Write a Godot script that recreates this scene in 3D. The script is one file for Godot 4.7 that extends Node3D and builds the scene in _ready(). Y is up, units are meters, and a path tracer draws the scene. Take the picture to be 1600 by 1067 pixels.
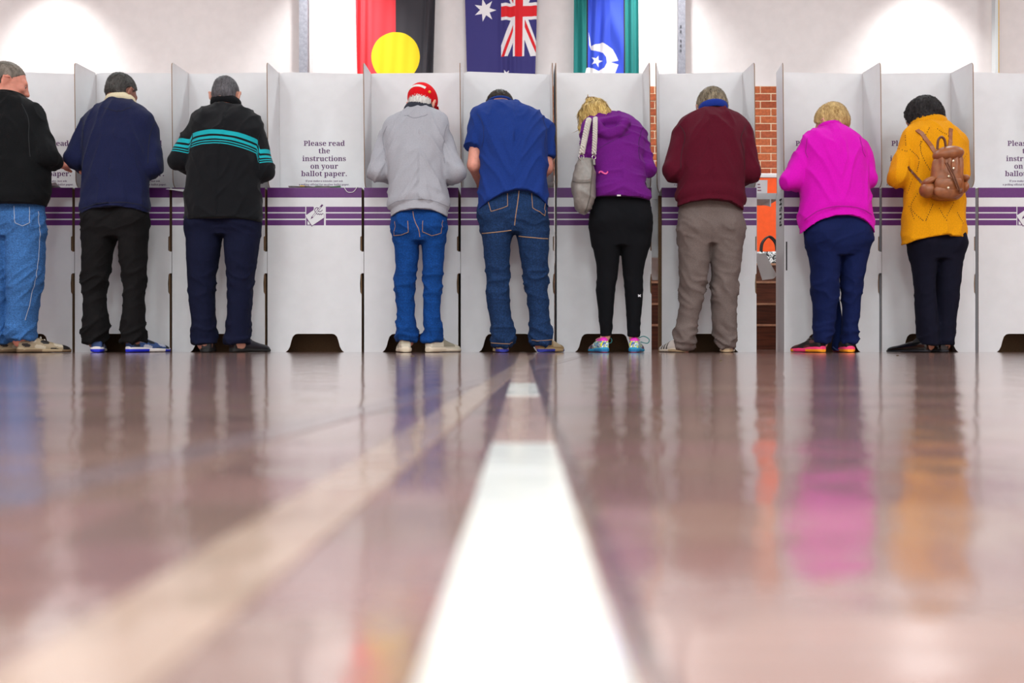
extends Node3D
# A polling place: voters seen from behind at a row of cardboard voting booths, from a camera on the floor of a hall.
# Metres, y up; the camera looks along -z. Photo pixels (1600 x 1067) become points with at(px, py, depth).

const FOCAL := 1500.0      # pixels
const EYE := 0.066         # camera height
const FRONT := 6.0         # depth of the booth fronts
const BACK := 6.31         # depth of the booth back panels
const WALL := 10.9         # depth of the hall's back wall
const SHELF := 1.028       # height of the writing shelf

var soft := FastNoiseLite.new()
var sharp := FastNoiseLite.new()
var jobs: Array = []
var taken := {}
var card: StandardMaterial3D
var kraft: StandardMaterial3D
var violet: StandardMaterial3D
var skin_cache := {}


func at(px: float, py: float, depth: float) -> Vector3:
	return Vector3((px - 800.0) * depth / FOCAL, EYE - (py - 533.5) * depth / FOCAL, -depth)


func _ready() -> void:
	# camera
	var cam := Camera3D.new()
	cam.name = "camera"
	add_child(cam)
	var lens := CameraAttributesPhysical.new()
	lens.frustum_focal_length = 35.0
	lens.frustum_focus_distance = 6.0
	lens.exposure_aperture = 4.8
	cam.attributes = lens
	cam.projection = Camera3D.PROJECTION_FRUSTUM
	cam.near = 0.05
	cam.far = 100.0
	cam.size = 0.05 * 1067.0 / FOCAL
	cam.frustum_offset = Vector2.ZERO
	cam.position = Vector3(0, EYE, 0)
	cam.current = true
	# environment and exposure: an enclosed hall, lit by its own lamps
	var env := Environment.new()
	env.background_mode = Environment.BG_COLOR
	env.background_color = Color(0.02, 0.02, 0.02)
	env.tonemap_mode = Environment.TONE_MAPPER_LINEAR
	env.tonemap_exposure = 1.0
	env.sdfgi_enabled = true
	env.ssao_enabled = true
	env.ssil_enabled = true
	var world := WorldEnvironment.new()
	world.name = "environment"
	world.environment = env
	add_child(world)
	ceiling_lights()
	wall_spotlights()
	# noise shared by the materials and the folds of the clothes
	soft.seed = 7
	soft.noise_type = FastNoiseLite.TYPE_SIMPLEX_SMOOTH
	soft.frequency = 1.0
	soft.fractal_type = FastNoiseLite.FRACTAL_NONE
	sharp.seed = 21
	sharp.noise_type = FastNoiseLite.TYPE_SIMPLEX_SMOOTH
	sharp.frequency = 1.0
	sharp.fractal_octaves = 2
	sharp.fractal_type = FastNoiseLite.FRACTAL_FBM
	card = paint(Color(0.86, 0.855, 0.865), 0.42, 0.012, 1.5)
	kraft = paint(Color(0.52, 0.40, 0.29), 0.9, 0.06, 20.0)
	violet = paint(Color(0.37, 0.135, 0.43), 0.45, 0.03, 8.0)
	hall()
	stage()
	booths()
	flags()
	people()
	small_things()


# ---------------------------------------------------------------- nodes and materials

func numbered(called: String) -> String:
	if not taken.has(called):
		taken[called] = 0
		return called
	taken[called] += 1
	return "%s_%03d" % [called, taken[called]]


func thing(called: String, label: String, category: String, where := Vector3.ZERO, group := "") -> Node3D:
	var o := Node3D.new()
	o.name = numbered(called)
	add_child(o)
	o.position = where
	o.set_meta("label", label)
	o.set_meta("category", category)
	if group:
		o.set_meta("group", group)
	return o


func part(called: String, mesh: Mesh, m: Material, parent: Node3D, where := Vector3.ZERO) -> MeshInstance3D:
	var o := MeshInstance3D.new()
	o.name = called
	o.mesh = mesh
	if m:
		o.material_override = m
	parent.add_child(o, true)
	o.position = where
	return o


func structure(called: String, mesh: Mesh, m: Material, where := Vector3.ZERO) -> MeshInstance3D:
	var o := part(called, mesh, m, self, where)
	o.set_meta("kind", "structure")
	return o


func noise_texture(c: Color, vary: float, freq: float, octaves := 4, size := 512) -> NoiseTexture2D:
	var n := FastNoiseLite.new()
	n.seed = 5
	n.noise_type = FastNoiseLite.TYPE_SIMPLEX_SMOOTH
	n.frequency = freq
	n.fractal_octaves = octaves
	var g := Gradient.new()
	g.set_color(0, Color(c.r * (1.0 - vary), c.g * (1.0 - vary), c.b * (1.0 - vary)))
	g.set_color(1, Color(minf(c.r * (1.0 + vary), 1.0), minf(c.g * (1.0 + vary), 1.0), minf(c.b * (1.0 + vary), 1.0)))
	var t := NoiseTexture2D.new()
	t.noise = n
	t.width = size
	t.height = size
	t.seamless = true
	t.color_ramp = g
	return t


var bump_cache := {}

func bump_texture(freq: float, octaves := 3) -> NoiseTexture2D:
	var key := "%f/%d" % [freq, octaves]
	if not bump_cache.has(key):
		bump_cache[key] = noise_texture(Color(0.5, 0.5, 0.5), 1.0, freq, octaves, 256)
	return bump_cache[key]


func paint(c: Color, rough: float, vary := 0.0, scale := 1.0, bump := 0.0, freq := 0.02) -> StandardMaterial3D:
	var m := StandardMaterial3D.new()
	m.roughness = rough
	m.albedo_color = c
	if vary > 0.0:
		m.albedo_color = Color.WHITE
		m.albedo_texture = noise_texture(c, vary, freq, 4, 256)
	if vary > 0.0 or bump > 0.0:
		m.uv1_triplanar = true
		m.uv1_scale = Vector3.ONE * scale
	if bump > 0.0:
		m.heightmap_enabled = true
		m.heightmap_texture = bump_texture(0.06)
		m.heightmap_scale = bump
	return m


func cloth(c: Color, vary := 0.12, scale := 5.0, bump := 0.06, sheen := 0.25) -> StandardMaterial3D:
	var m := paint(c, 0.92, vary, scale, bump, 0.05)
	m.rim_enabled = sheen > 0.0
	m.rim = sheen * 0.35
	m.rim_tint = 0.7
	m.metallic_specular = 0.3
	return m


func tinted(rough: float) -> StandardMaterial3D:   # takes the mesh's own vertex colours
	var m := StandardMaterial3D.new()
	m.vertex_color_use_as_albedo = true
	m.roughness = rough
	return m


# ---------------------------------------------------------------- simple shapes

func tool() -> SurfaceTool:
	var st := SurfaceTool.new()
	st.begin(Mesh.PRIMITIVE_TRIANGLES)
	st.set_smooth_group(-1)
	return st


func quad(st: SurfaceTool, a: Vector3, b: Vector3, c: Vector3, d: Vector3) -> void:   # clockwise from the front
	for v in [a, b, c, a, c, d]:
		st.add_vertex(v)


func add_box(st: SurfaceTool, lo: Vector3, hi: Vector3) -> void:
	var p := func(i: int) -> Vector3: return Vector3(hi.x if i & 1 else lo.x, hi.y if i & 2 else lo.y, hi.z if i & 4 else lo.z)
	for f in [[4, 6, 7, 5], [1, 3, 2, 0], [5, 7, 3, 1], [0, 2, 6, 4], [6, 2, 3, 7], [0, 4, 5, 1]]:
		quad(st, p.call(f[0]), p.call(f[1]), p.call(f[2]), p.call(f[3]))


func finish(st: SurfaceTool) -> ArrayMesh:
	st.generate_normals()
	return st.commit()


func box(lo: Vector3, hi: Vector3) -> ArrayMesh:
	var st := tool()
	add_box(st, lo, hi)
	return finish(st)


func bevel_box(size: Vector3, r: float) -> ArrayMesh:   # centred, with chamfered upright and level edges
	var st := tool()
	var h := size / 2.0
	var ring := func(inset: float, y: float) -> PackedVector3Array:
		var x := h.x - inset
		var z := h.z - inset
		return PackedVector3Array([Vector3(-x + r, y, z), Vector3(x - r, y, z), Vector3(x, y, z - r), Vector3(x, y, -z + r), Vector3(x - r, y, -z), Vector3(-x + r, y, -z), Vector3(-x, y, -z + r), Vector3(-x, y, z - r)])
	var rings := [ring.call(r, -h.y), ring.call(0.0, -h.y + r), ring.call(0.0, h.y - r), ring.call(r, h.y)]
	for k in 3:
		for i in 8:
			var j := (i + 1) % 8
			quad(st, rings[k][i], rings[k + 1][i], rings[k + 1][j], rings[k][j])
	for i in range(1, 7):
		for v in [rings[3][0], rings[3][i + 1], rings[3][i], rings[0][0], rings[0][i], rings[0][i + 1]]:
			st.add_vertex(v)
	return finish(st)


# An outline in the xy plane made into a board between z0 (far) and z1 (near). Surface 0: its faces; surface 1: its edges, when a second material is given.
func board(outline: PackedVector2Array, z0: float, z1: float, faces: Material = null, edges: Material = null, turn := Transform3D()) -> ArrayMesh:
	var tri := Geometry2D.triangulate_polygon(outline)
	var st := tool()
	var rim := tool()
	for t in range(0, tri.size(), 3):
		var q := [outline[tri[t]], outline[tri[t + 1]], outline[tri[t + 2]]]
		var ccw: bool = (q[1] - q[0]).cross(q[2] - q[0]) > 0.0
		var o := [0, 2, 1] if ccw else [0, 1, 2]
		for i in o:
			st.add_vertex(turn * Vector3(q[i].x, q[i].y, z1))
		for i in [o[0], o[2], o[1]]:
			st.add_vertex(turn * Vector3(q[i].x, q[i].y, z0))
	var flip := Geometry2D.is_polygon_clockwise(outline)
	for i in outline.size():
		var a := outline[i]
		var b := outline[(i + 1) % outline.size()]
		if flip:
			var s := a
			a = b
			b = s
		quad(rim if edges else st, turn * Vector3(a.x, a.y, z0), turn * Vector3(a.x, a.y, z1), turn * Vector3(b.x, b.y, z1), turn * Vector3(b.x, b.y, z0))
	st.generate_normals()
	if faces:
		st.set_material(faces)
	var made := st.commit()
	if edges:
		rim.generate_normals()
		rim.set_material(edges)
		rim.commit(made)
	return made


func arc(c: Vector2, r: float, from: float, to: float, n := 6) -> PackedVector2Array:
	var out := PackedVector2Array()
	for i in n + 1:
		var a := deg_to_rad(lerpf(from, to, float(i) / n))
		out.append(c + Vector2(cos(a), sin(a)) * r)
	return out


func smooth_line(pts: Array, each: float) -> PackedVector3Array:
	var curve := Curve3D.new()
	curve.bake_interval = each
	for i in pts.size():
		var before: Vector3 = pts[maxi(i - 1, 0)]
		var after: Vector3 = pts[mini(i + 1, pts.size() - 1)]
		var way := (after - before) / 6.0
		curve.add_point(pts[i], -way, way)
	return curve.get_baked_points()


func tube(pts: Array, r: float, sides := 8, r_end := -1.0) -> ArrayMesh:
	var line := smooth_line(pts, maxf(r * 1.2, 0.004))
	var st := SurfaceTool.new()
	st.begin(Mesh.PRIMITIVE_TRIANGLES)
	var n := line.size()
	var side := Vector3.ZERO
	for i in n:
		var way := (line[mini(i + 1, n - 1)] - line[maxi(i - 1, 0)]).normalized()
		side = (way.cross(Vector3.UP) if side == Vector3.ZERO and absf(way.y) < 0.9 else way.cross(Vector3.RIGHT) if side == Vector3.ZERO else side - way * side.dot(way)).normalized()
		var up := side.cross(way)
		var rr := r if r_end < 0.0 else lerpf(r, r_end, float(i) / (n - 1))
		for k in sides:
			var a := TAU * k / sides
			var d := side * cos(a) + up * sin(a)
			st.set_normal(d)
			st.add_vertex(line[i] + d * rr)
	for i in n - 1:
		for k in sides:
			var a := i * sides + k
			var b := i * sides + (k + 1) % sides
			for v in [a, b, a + sides, b, b + sides, a + sides]:
				st.add_index(v)
	for e in [0, n - 1]:
		for k in range(1, sides - 1):
			for v in ([e * sides, e * sides + k + 1, e * sides + k] if e == 0 else [e * sides, e * sides + k, e * sides + k + 1]):
				st.add_index(v)
	return st.commit()


# A strap: points with the direction that its face looks in.
func strap(line: PackedVector3Array, faces: PackedVector3Array, width: float, thick: float, shift := Vector3.ZERO) -> ArrayMesh:
	var st := tool()
	var n := line.size()
	var rows := []
	for i in n:
		var way := (line[mini(i + 1, n - 1)] - line[maxi(i - 1, 0)]).normalized()
		var up := faces[i]
		var side := way.cross(up).normalized() * width / 2.0
		up = up * thick
		var p := line[i] + shift
		rows.append([p - side, p - side * 0.9 + up, p + side * 0.9 + up, p + side])
	for i in n - 1:
		var a: Array = rows[i]
		var b: Array = rows[i + 1]
		for k in 3:
			quad(st, a[k], b[k], b[k + 1], a[k + 1])
		quad(st, a[3], b[3], b[0], a[0])
	for e in [rows[0], rows[n - 1]]:
		quad(st, e[0], e[1], e[2], e[3])
		quad(st, e[0], e[3], e[2], e[1])
	return finish(st)


func lathe(profile: PackedVector2Array, sides := 24) -> ArrayMesh:   # (radius, height) from the bottom up
	var st := SurfaceTool.new()
	st.begin(Mesh.PRIMITIVE_TRIANGLES)
	for i in profile.size():
		for k in sides + 1:
			var a := TAU * k / sides
			st.add_vertex(Vector3(cos(a) * profile[i].x, profile[i].y, sin(a) * profile[i].x))
	for i in profile.size() - 1:
		for k in sides:
			var a := i * (sides + 1) + k
			for v in [a, a + 1, a + sides + 1, a + 1, a + sides + 2, a + sides + 1]:
				st.add_index(v)
	st.generate_normals()
	return st.commit()


func lettering(rows: Array, font: Font) -> ArrayMesh:   # rows: [text, x, baseline y, cap height]; centred on x
	var st := SurfaceTool.new()
	st.begin(Mesh.PRIMITIVE_TRIANGLES)
	for r in rows:
		var t := TextMesh.new()
		t.text = r[0]
		t.font = font
		t.font_size = 64
		t.pixel_size = r[3] / 46.0
		t.depth = 0.0006
		t.curve_step = 2.0
		t.horizontal_alignment = HORIZONTAL_ALIGNMENT_CENTER
		t.vertical_alignment = VERTICAL_ALIGNMENT_BOTTOM
		var low: float = font.get_descent(64) * t.pixel_size
		st.append_from(t, 0, Transform3D(Basis(), Vector3(r[1], r[2] - low, 0)))
	return st.commit()


# ---------------------------------------------------------------- lights

func ceiling_lights() -> void:
	var frame := paint(Color(0.8, 0.8, 0.8), 0.5)
	var glow := StandardMaterial3D.new()
	glow.albedo_color = Color(0.95, 0.95, 0.95)
	glow.emission_enabled = true
	glow.emission = Color(0.93, 0.985, 0.99)
	glow.emission_energy_multiplier = 2.0
	for row in 4:
		for k in 5:
			var where := Vector3(-7.2 + 3.6 * k, 5.16, [-7.9, -3.4, 0.2, 3.8][row])
			var t := thing("ceiling_light", "white framed light panel on the hall ceiling", "lamp", where, "light panels on the hall ceiling")
			part("frame", board(PackedVector2Array([Vector2(-0.65, -0.35), Vector2(0.65, -0.35), Vector2(0.65, 0.35), Vector2(-0.65, 0.35)]), -0.03, 0.03, null, null, Transform3D(Basis(Vector3.RIGHT, PI / 2), Vector3.ZERO)), frame, t)
			part("diffuser", box(Vector3(-0.6, -0.036, -0.3), Vector3(0.6, -0.031, 0.3)), glow, t)
			var l := AreaLight3D.new()
			l.name = "panel_light"
			l.area_size = Vector2(1.2, 0.6)
			l.area_normalize_energy = true
			l.light_energy = LAMP * [1.0, 0.28, 1.8, 2.0][row]
			l.light_color = Color(0.93, 0.985, 0.99)
			l.area_range = 40.0
			l.area_attenuation = 2.0
			l.shadow_enabled = true
			t.add_child(l)
			l.position = Vector3(0, -0.045, 0)
			l.rotation.x = -PI / 2


const LAMP := 7.4
const SPOT := 8.5

func wall_spotlights() -> void:
	var metal := paint(Color(0.75, 0.75, 0.76), 0.4)
	var glow := StandardMaterial3D.new()
	glow.emission_enabled = true
	glow.emission = Color(1.0, 0.98, 0.96)
	glow.emission_energy_multiplier = 6.0
	for s in [[-8.6, 4.72], [-5.15, 4.70], [-2.0, 4.95], [1.62, 4.95], [4.6, 4.72], [8.0, 4.72]]:
		var t := thing("wall_spotlight", "round downlight near the top of the hall's rear wall", "lamp", Vector3(s[0], s[1], -10.2), "downlights washing the rear wall")
		part("housing", lathe(PackedVector2Array([Vector2(0.075, 0.0), Vector2(0.08, 0.0), Vector2(0.08, 0.14), Vector2(0.03, 0.17), Vector2(0.012, 0.18), Vector2(0.012, 5.2 - s[1])])), metal, t)
		part("lens", lathe(PackedVector2Array([Vector2(0.0, 0.012), Vector2(0.074, 0.012)])), glow, t)
		var l := SpotLight3D.new()
		l.name = "spot_light"
		l.spot_angle = 41.0
		l.spot_angle_attenuation = 0.9
		l.spot_range = 40.0
		l.spot_attenuation = 2.0
		l.light_size = 0.06
		l.light_energy = SPOT
		l.light_color = Color(0.98, 0.98, 0.97)
		l.shadow_enabled = true
		t.add_child(l)
		l.position = Vector3(0, -0.01, 0)
		l.rotation = Vector3(-PI / 2 + 0.12, 0, 0)


# ---------------------------------------------------------------- the hall

func floor_material() -> StandardMaterial3D:
	# varnished timber: boards run across the hall; their tones and grain are in the picture, the wavy varnish in the relief
	var im := Image.create(1024, 1024, false, Image.FORMAT_RGB8)
	var rng := RandomNumberGenerator.new()
	rng.seed = 11
	var grain := FastNoiseLite.new()
	grain.seed = 3
	grain.frequency = 1.0
	grain.fractal_octaves = 3
	for b in 16:
		var at_x := 0
		var shift := rng.randi_range(0, 400)
		var cuts := [0, 180 + shift % 200, 560 + shift % 160, 900, 1024]
		for c in 4:
			var tone := rng.randf_range(0.90, 1.06)
			var base := Color(0.60, 0.475, 0.44) * tone
			base.g *= rng.randf_range(0.96, 1.03)
			for y in range(b * 64, b * 64 + 64):
				for x in range(cuts[c], cuts[c + 1], 4):
					var n := grain.get_noise_3d(x * 0.008, y * 0.22, b * 9.0 + c)
					var k := 1.0 + 0.10 * n
					if y == b * 64:
						k *= 0.8
					im.fill_rect(Rect2i(x, y, 4, 1), Color(base.r * k, base.g * k, base.b * k))
		at_x += 1
	var m := StandardMaterial3D.new()
	m.albedo_texture = ImageTexture.create_from_image(im)
	m.uv1_triplanar = true
	m.uv1_world_triplanar = true
	m.uv1_scale = Vector3(0.8, 0.8, 0.8)
	m.roughness = 0.09
	m.metallic_specular = 0.71
	m.clearcoat_enabled = true
	m.clearcoat = 0.4
	m.clearcoat_roughness = 0.15
	m.heightmap_enabled = true
	var n2 := FastNoiseLite.new()
	n2.seed = 8
	n2.frequency = 0.012
	n2.fractal_octaves = 4
	var t := NoiseTexture2D.new()
	t.noise = n2
	t.width = 1024
	t.height = 1024
	t.seamless = true
	m.heightmap_texture = t
	m.heightmap_scale = 0.11
	return m


# A painted line on the floor: from the point under a photo pixel line; x at the camera and x where it runs to, in metres.
func floor_line(x0: float, x1: float, z0: float, z1: float, w: float, c: Color, base: Node3D, y := 0.0006) -> void:
	var m := paint(c, 0.1, 0.04, 3.0)
	m.heightmap_enabled = true
	m.heightmap_texture = bump_texture(0.012, 4)
	m.heightmap_scale = 0.1
	var st := tool()
	var lo := Vector3(x0, 0, -z0)
	var hi := Vector3(x1, 0, -z1)
	var half := Vector3(w / 2, 0, 0)
	var up := Vector3(0, y, 0)
	quad(st, lo - half + up, hi - half + up, hi + half + up, lo + half + up)
	quad(st, lo + half, lo - half, lo - half + up, lo + half + up)
	quad(st, hi - half, hi + half, hi + half + up, hi - half + up)
	quad(st, lo - half, hi - half, hi - half + up, lo - half + up)
	quad(st, hi + half, lo + half, lo + half + up, hi + half + up)
	part("painted_line", finish(st), m, base)


func hall() -> void:
	var white := paint(Color(0.90, 0.875, 0.875), 0.75, 0.015, 1.0)
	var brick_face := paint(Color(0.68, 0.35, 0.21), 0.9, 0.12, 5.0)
	var ground := structure("floor", box(Vector3(-9.2, -0.12, -11.2), Vector3(9.2, 0.0, 6.2)), floor_material())
	# court lines
	var away := func(z: float) -> float: return 0.0113 * z   # the lines run a little to the right of the view
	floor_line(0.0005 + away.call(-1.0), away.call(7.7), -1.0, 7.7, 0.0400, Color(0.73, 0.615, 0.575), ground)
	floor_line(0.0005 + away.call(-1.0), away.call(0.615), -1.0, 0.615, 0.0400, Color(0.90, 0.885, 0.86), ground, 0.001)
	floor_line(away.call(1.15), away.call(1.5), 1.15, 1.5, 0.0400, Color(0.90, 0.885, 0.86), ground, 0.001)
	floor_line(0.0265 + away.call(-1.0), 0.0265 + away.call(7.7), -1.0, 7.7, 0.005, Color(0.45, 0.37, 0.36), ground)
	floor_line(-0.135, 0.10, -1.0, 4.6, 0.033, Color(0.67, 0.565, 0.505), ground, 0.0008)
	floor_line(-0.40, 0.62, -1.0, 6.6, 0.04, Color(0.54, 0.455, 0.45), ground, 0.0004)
	structure("ceiling", box(Vector3(-9.2, 5.2, -11.2), Vector3(9.2, 5.35, 6.2)), white)
	# the other walls, out of the frame: plaster over bricks like the rear wall
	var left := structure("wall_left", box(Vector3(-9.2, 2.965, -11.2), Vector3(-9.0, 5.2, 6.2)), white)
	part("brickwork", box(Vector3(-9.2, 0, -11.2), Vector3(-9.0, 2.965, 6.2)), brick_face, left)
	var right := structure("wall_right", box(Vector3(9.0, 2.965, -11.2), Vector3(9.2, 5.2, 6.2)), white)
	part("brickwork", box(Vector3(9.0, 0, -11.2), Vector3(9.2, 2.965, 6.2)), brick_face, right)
	structure("wall_front", box(Vector3(-9.0, 0, 6.0), Vector3(9.0, 5.2, 6.2)), white)
	# rear wall: plaster above, a course of orange bricks below it, a painted dado
	var wall := structure("wall_back", box(Vector3(-9.0, 2.965, -11.1), Vector3(9.0, 5.2, -WALL)), white)
	part("dado", box(Vector3(-9.0, 0, -11.1), Vector3(9.0, 1.89, -WALL)), white, wall)
	part("mortar", box(Vector3(-9.0, 1.89, -11.1), Vector3(9.0, 2.965, -WALL - 0.001)), paint(Color(0.90, 0.82, 0.70), 0.95, 0.05, 8.0), wall)
	part("ledge", box(Vector3(-9.0, 1.89, -WALL - 0.02), Vector3(9.0, 1.948, -WALL + 0.018)), white, wall)
	var clay := []
	for c in [Color(0.68, 0.35, 0.21), Color(0.62, 0.30, 0.18), Color(0.71, 0.38, 0.23), Color(0.65, 0.33, 0.21)]:
		clay.append(paint(c, 0.9, 0.12, 5.0, 0.08))
	var one := bevel_box(Vector3(0.230, 0.0745, 0.03), 0.003)
	var half := bevel_box(Vector3(0.110, 0.0745, 0.03), 0.003)
	var rest := SurfaceTool.new()
	rest.begin(Mesh.PRIMITIVE_TRIANGLES)
	var rng := RandomNumberGenerator.new()
	rng.seed = 4
	for row in 12:
		var y := 1.948 + 0.0848 * (row + 0.5)
		for k in 76:
			var x := -9.0 + 0.24 * k + (0.12 if row % 2 else 0.0) + 0.06
			if x > 8.9:
				continue
			var where := Vector3(x, y, -WALL + rng.randf_range(-0.004, 0.003) - 0.01)
			if x > 0.25 and x < 5.85:
				part("brick", one, clay[rng.randi() % 4], wall, where)
			else:
				rest.append_from(one, 0, Transform3D(Basis(), where))
	part("brickwork", rest.commit(), clay[0], wall).set_meta("kind", "stuff")
	# steel posts standing in front of the wall
	var steel := paint(Color(0.56, 0.56, 0.60), 0.5, 0.10, 4.0)
	steel.metallic = 0.3
	var n := 0
	for p in [[473.5, 12.5], [1065.5, 11.0]]:
		n += 1
		var a := at(p[0] - p[1] / 2, 0, 10.72)
		var b := at(p[0] + p[1] / 2, 0, 10.72)
		var post := structure("trim_%d" % n, board(PackedVector2Array([Vector2(a.x, 0.0), Vector2(b.x, 0.0), Vector2(b.x, 5.2), Vector2(a.x, 5.2)]), -10.80, -10.72), steel)
		part("cover_strip", box(Vector3(b.x + 0.004, 0, -10.86), Vector3(b.x + 0.03, 5.2, -10.82)), white, post)
		if n == 2:
			for k in 5:
				part("bolt", box(Vector3(a.x + 0.018, 3.3 + 0.055 * k + (0.05 if k > 2 else 0.0), -10.72), Vector3(a.x + 0.034, 3.325 + 0.055 * k + (0.05 if k > 2 else 0.0), -10.714)), paint(Color(0.3, 0.3, 0.33), 0.5), post)
	var pale := paint(Color(0.80, 0.82, 0.83), 0.5)
	var e := at(1555, 0, 10.72)
	var post3 := structure("trim_3", box(Vector3(e.x, 0, -10.80), Vector3(e.x + 0.035, 5.2, -10.72)), pale)
	part("yellow_pipe", tube([Vector3(e.x + 0.05, 0, -10.76), Vector3(e.x + 0.05, 5.2, -10.76)], 0.014), paint(Color(0.93, 0.77, 0.25), 0.4), post3)


func stage() -> void:
	# a timber stage with steps, an orange board standing on it
	var woods := []
	for c in [Color(0.36, 0.19, 0.12), Color(0.33, 0.17, 0.11), Color(0.39, 0.21, 0.14)]:
		var m := paint(c, 0.45, 0.22, 1.0)
		m.uv1_scale = Vector3(0.7, 9.0, 4.0)
		woods.append(m)
	var pale := paint(Color(0.73, 0.56, 0.45), 0.4, 0.08, 4.0)
	var depths := [7.9, 8.2, 8.5, 8.8]
	var tops := [0.2056, 0.391, 0.596, 0.779]
	var x0 := -1.0
	var x1 := 7.0
	var t := thing("stage_steps", "dark brown wooden steps and stage seen between the booths", "steps", Vector3(3, 0, -8.8))
	var o := -t.position
	for i in 4:
		var low: float = 0.0 if i == 0 else tops[i - 1]
		var deep: float = depths[i + 1] if i < 3 else 10.84
		part("riser", box(Vector3(x0, low, -depths[i] - 0.04), Vector3(x1, tops[i] - 0.03, -depths[i] - 0.015)), woods[i % 3], t, o)
		part("tread", box(Vector3(x0, tops[i] - 0.03, -deep - 0.04), Vector3(x1, tops[i], -depths[i] - 0.012)), woods[(i + 1) % 3], t, o)
		part("nosing", box(Vector3(x0, tops[i] - 0.014, -depths[i] - 0.012), Vector3(x1, tops[i] + 0.004, -depths[i])), pale, t, o)
	for x in [x0, x1 - 0.04]:
		part("side_board", board(PackedVector2Array([Vector2(7.95, 0), Vector2(10.84, 0), Vector2(10.84, 0.745), Vector2(8.85, 0.745), Vector2(8.85, 0.56), Vector2(8.55, 0.56), Vector2(8.55, 0.36), Vector2(8.25, 0.36), Vector2(8.25, 0.17), Vector2(7.95, 0.17)]), 0.0, 0.04, null, null, Transform3D(Basis(Vector3(0, 0, -1), Vector3.UP, Vector3(1, 0, 0)), Vector3(x, 0, 0))), woods[0], t, o)
	var b := thing("orange_board", "bright orange display board with white rail standing on the stage", "board", Vector3(2.9, 0.779, -10.72))
	part("panel", box(Vector3(-0.75, 0.02, -0.02), Vector3(0.75, 1.11, 0.02)), paint(Color(0.98, 0.34, 0.03), 0.6, 0.03, 3.0), b)
	part("rail", bevel_box(Vector3(1.56, 0.05, 0.06), 0.008), card, b, Vector3(0, 1.135, 0))
	for x in [-0.72, 0.72]:
		part("foot", bevel_box(Vector3(0.05, 0.04, 0.26), 0.006), card, b, Vector3(x, 0.02, 0))
	# patterned bag with black handles on the stage
	var g := thing("patterned_bag", "black and white patterned bag with black handles on the stage", "bag", Vector3(2.62, 0.779, -9.6))
	var im := Image.create(128, 128, false, Image.FORMAT_RGB8)
	im.fill(Color(0.04, 0.04, 0.05))
	var rng := RandomNumberGenerator.new()
	rng.seed = 15
	for i in 70:
		var c := Vector2(rng.randf() * 128, rng.randf() * 128)
		var r := rng.randf_range(4, 9)
		for y in range(-9, 10):
			for x in range(-9, 10):
				var dd := Vector2(x, y).length()
				if dd < r and dd > r * 0.45:
					im.set_pixel(posmod(int(c.x) + x, 128), posmod(int(c.y) + y, 128), Color(0.92, 0.92, 0.92))
	var print_m := StandardMaterial3D.new()
	print_m.albedo_texture = ImageTexture.create_from_image(im)
	print_m.uv1_triplanar = true
	print_m.uv1_scale = Vector3.ONE * 4.0
	print_m.roughness = 0.7
	var f := Field.new()
	f.loft([[0.0, -0.21, 0.21, 0.0, 0.07], [0.03, -0.24, 0.24, 0.0, 0.09], [0.12, -0.23, 0.23, 0.0, 0.08], [0.17, -0.22, 0.22, 0.0, 0.045], [0.185, -0.21, 0.21, 0.0, 0.03]], 0.6)
	part("body", plain_mesh(f, 0.012), print_m, g)
	for z in [-0.03, 0.03]:
		for s in [[-0.13, 0.03], [0.05, 0.19]]:
			part("handle", tube([Vector3(s[0], 0.16, z), Vector3(s[0] + 0.012, 0.27, z), Vector3((s[0] + s[1]) / 2, 0.335, z), Vector3(s[1] - 0.012, 0.27, z), Vector3(s[1], 0.16, z)], 0.009), paint(Color(0.03, 0.03, 0.035), 0.5), g)


# ---------------------------------------------------------------- voting booths

func px_w(px: float) -> float:   # pixels to metres on the plane of the booth fronts
	return px * FRONT / FOCAL


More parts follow.
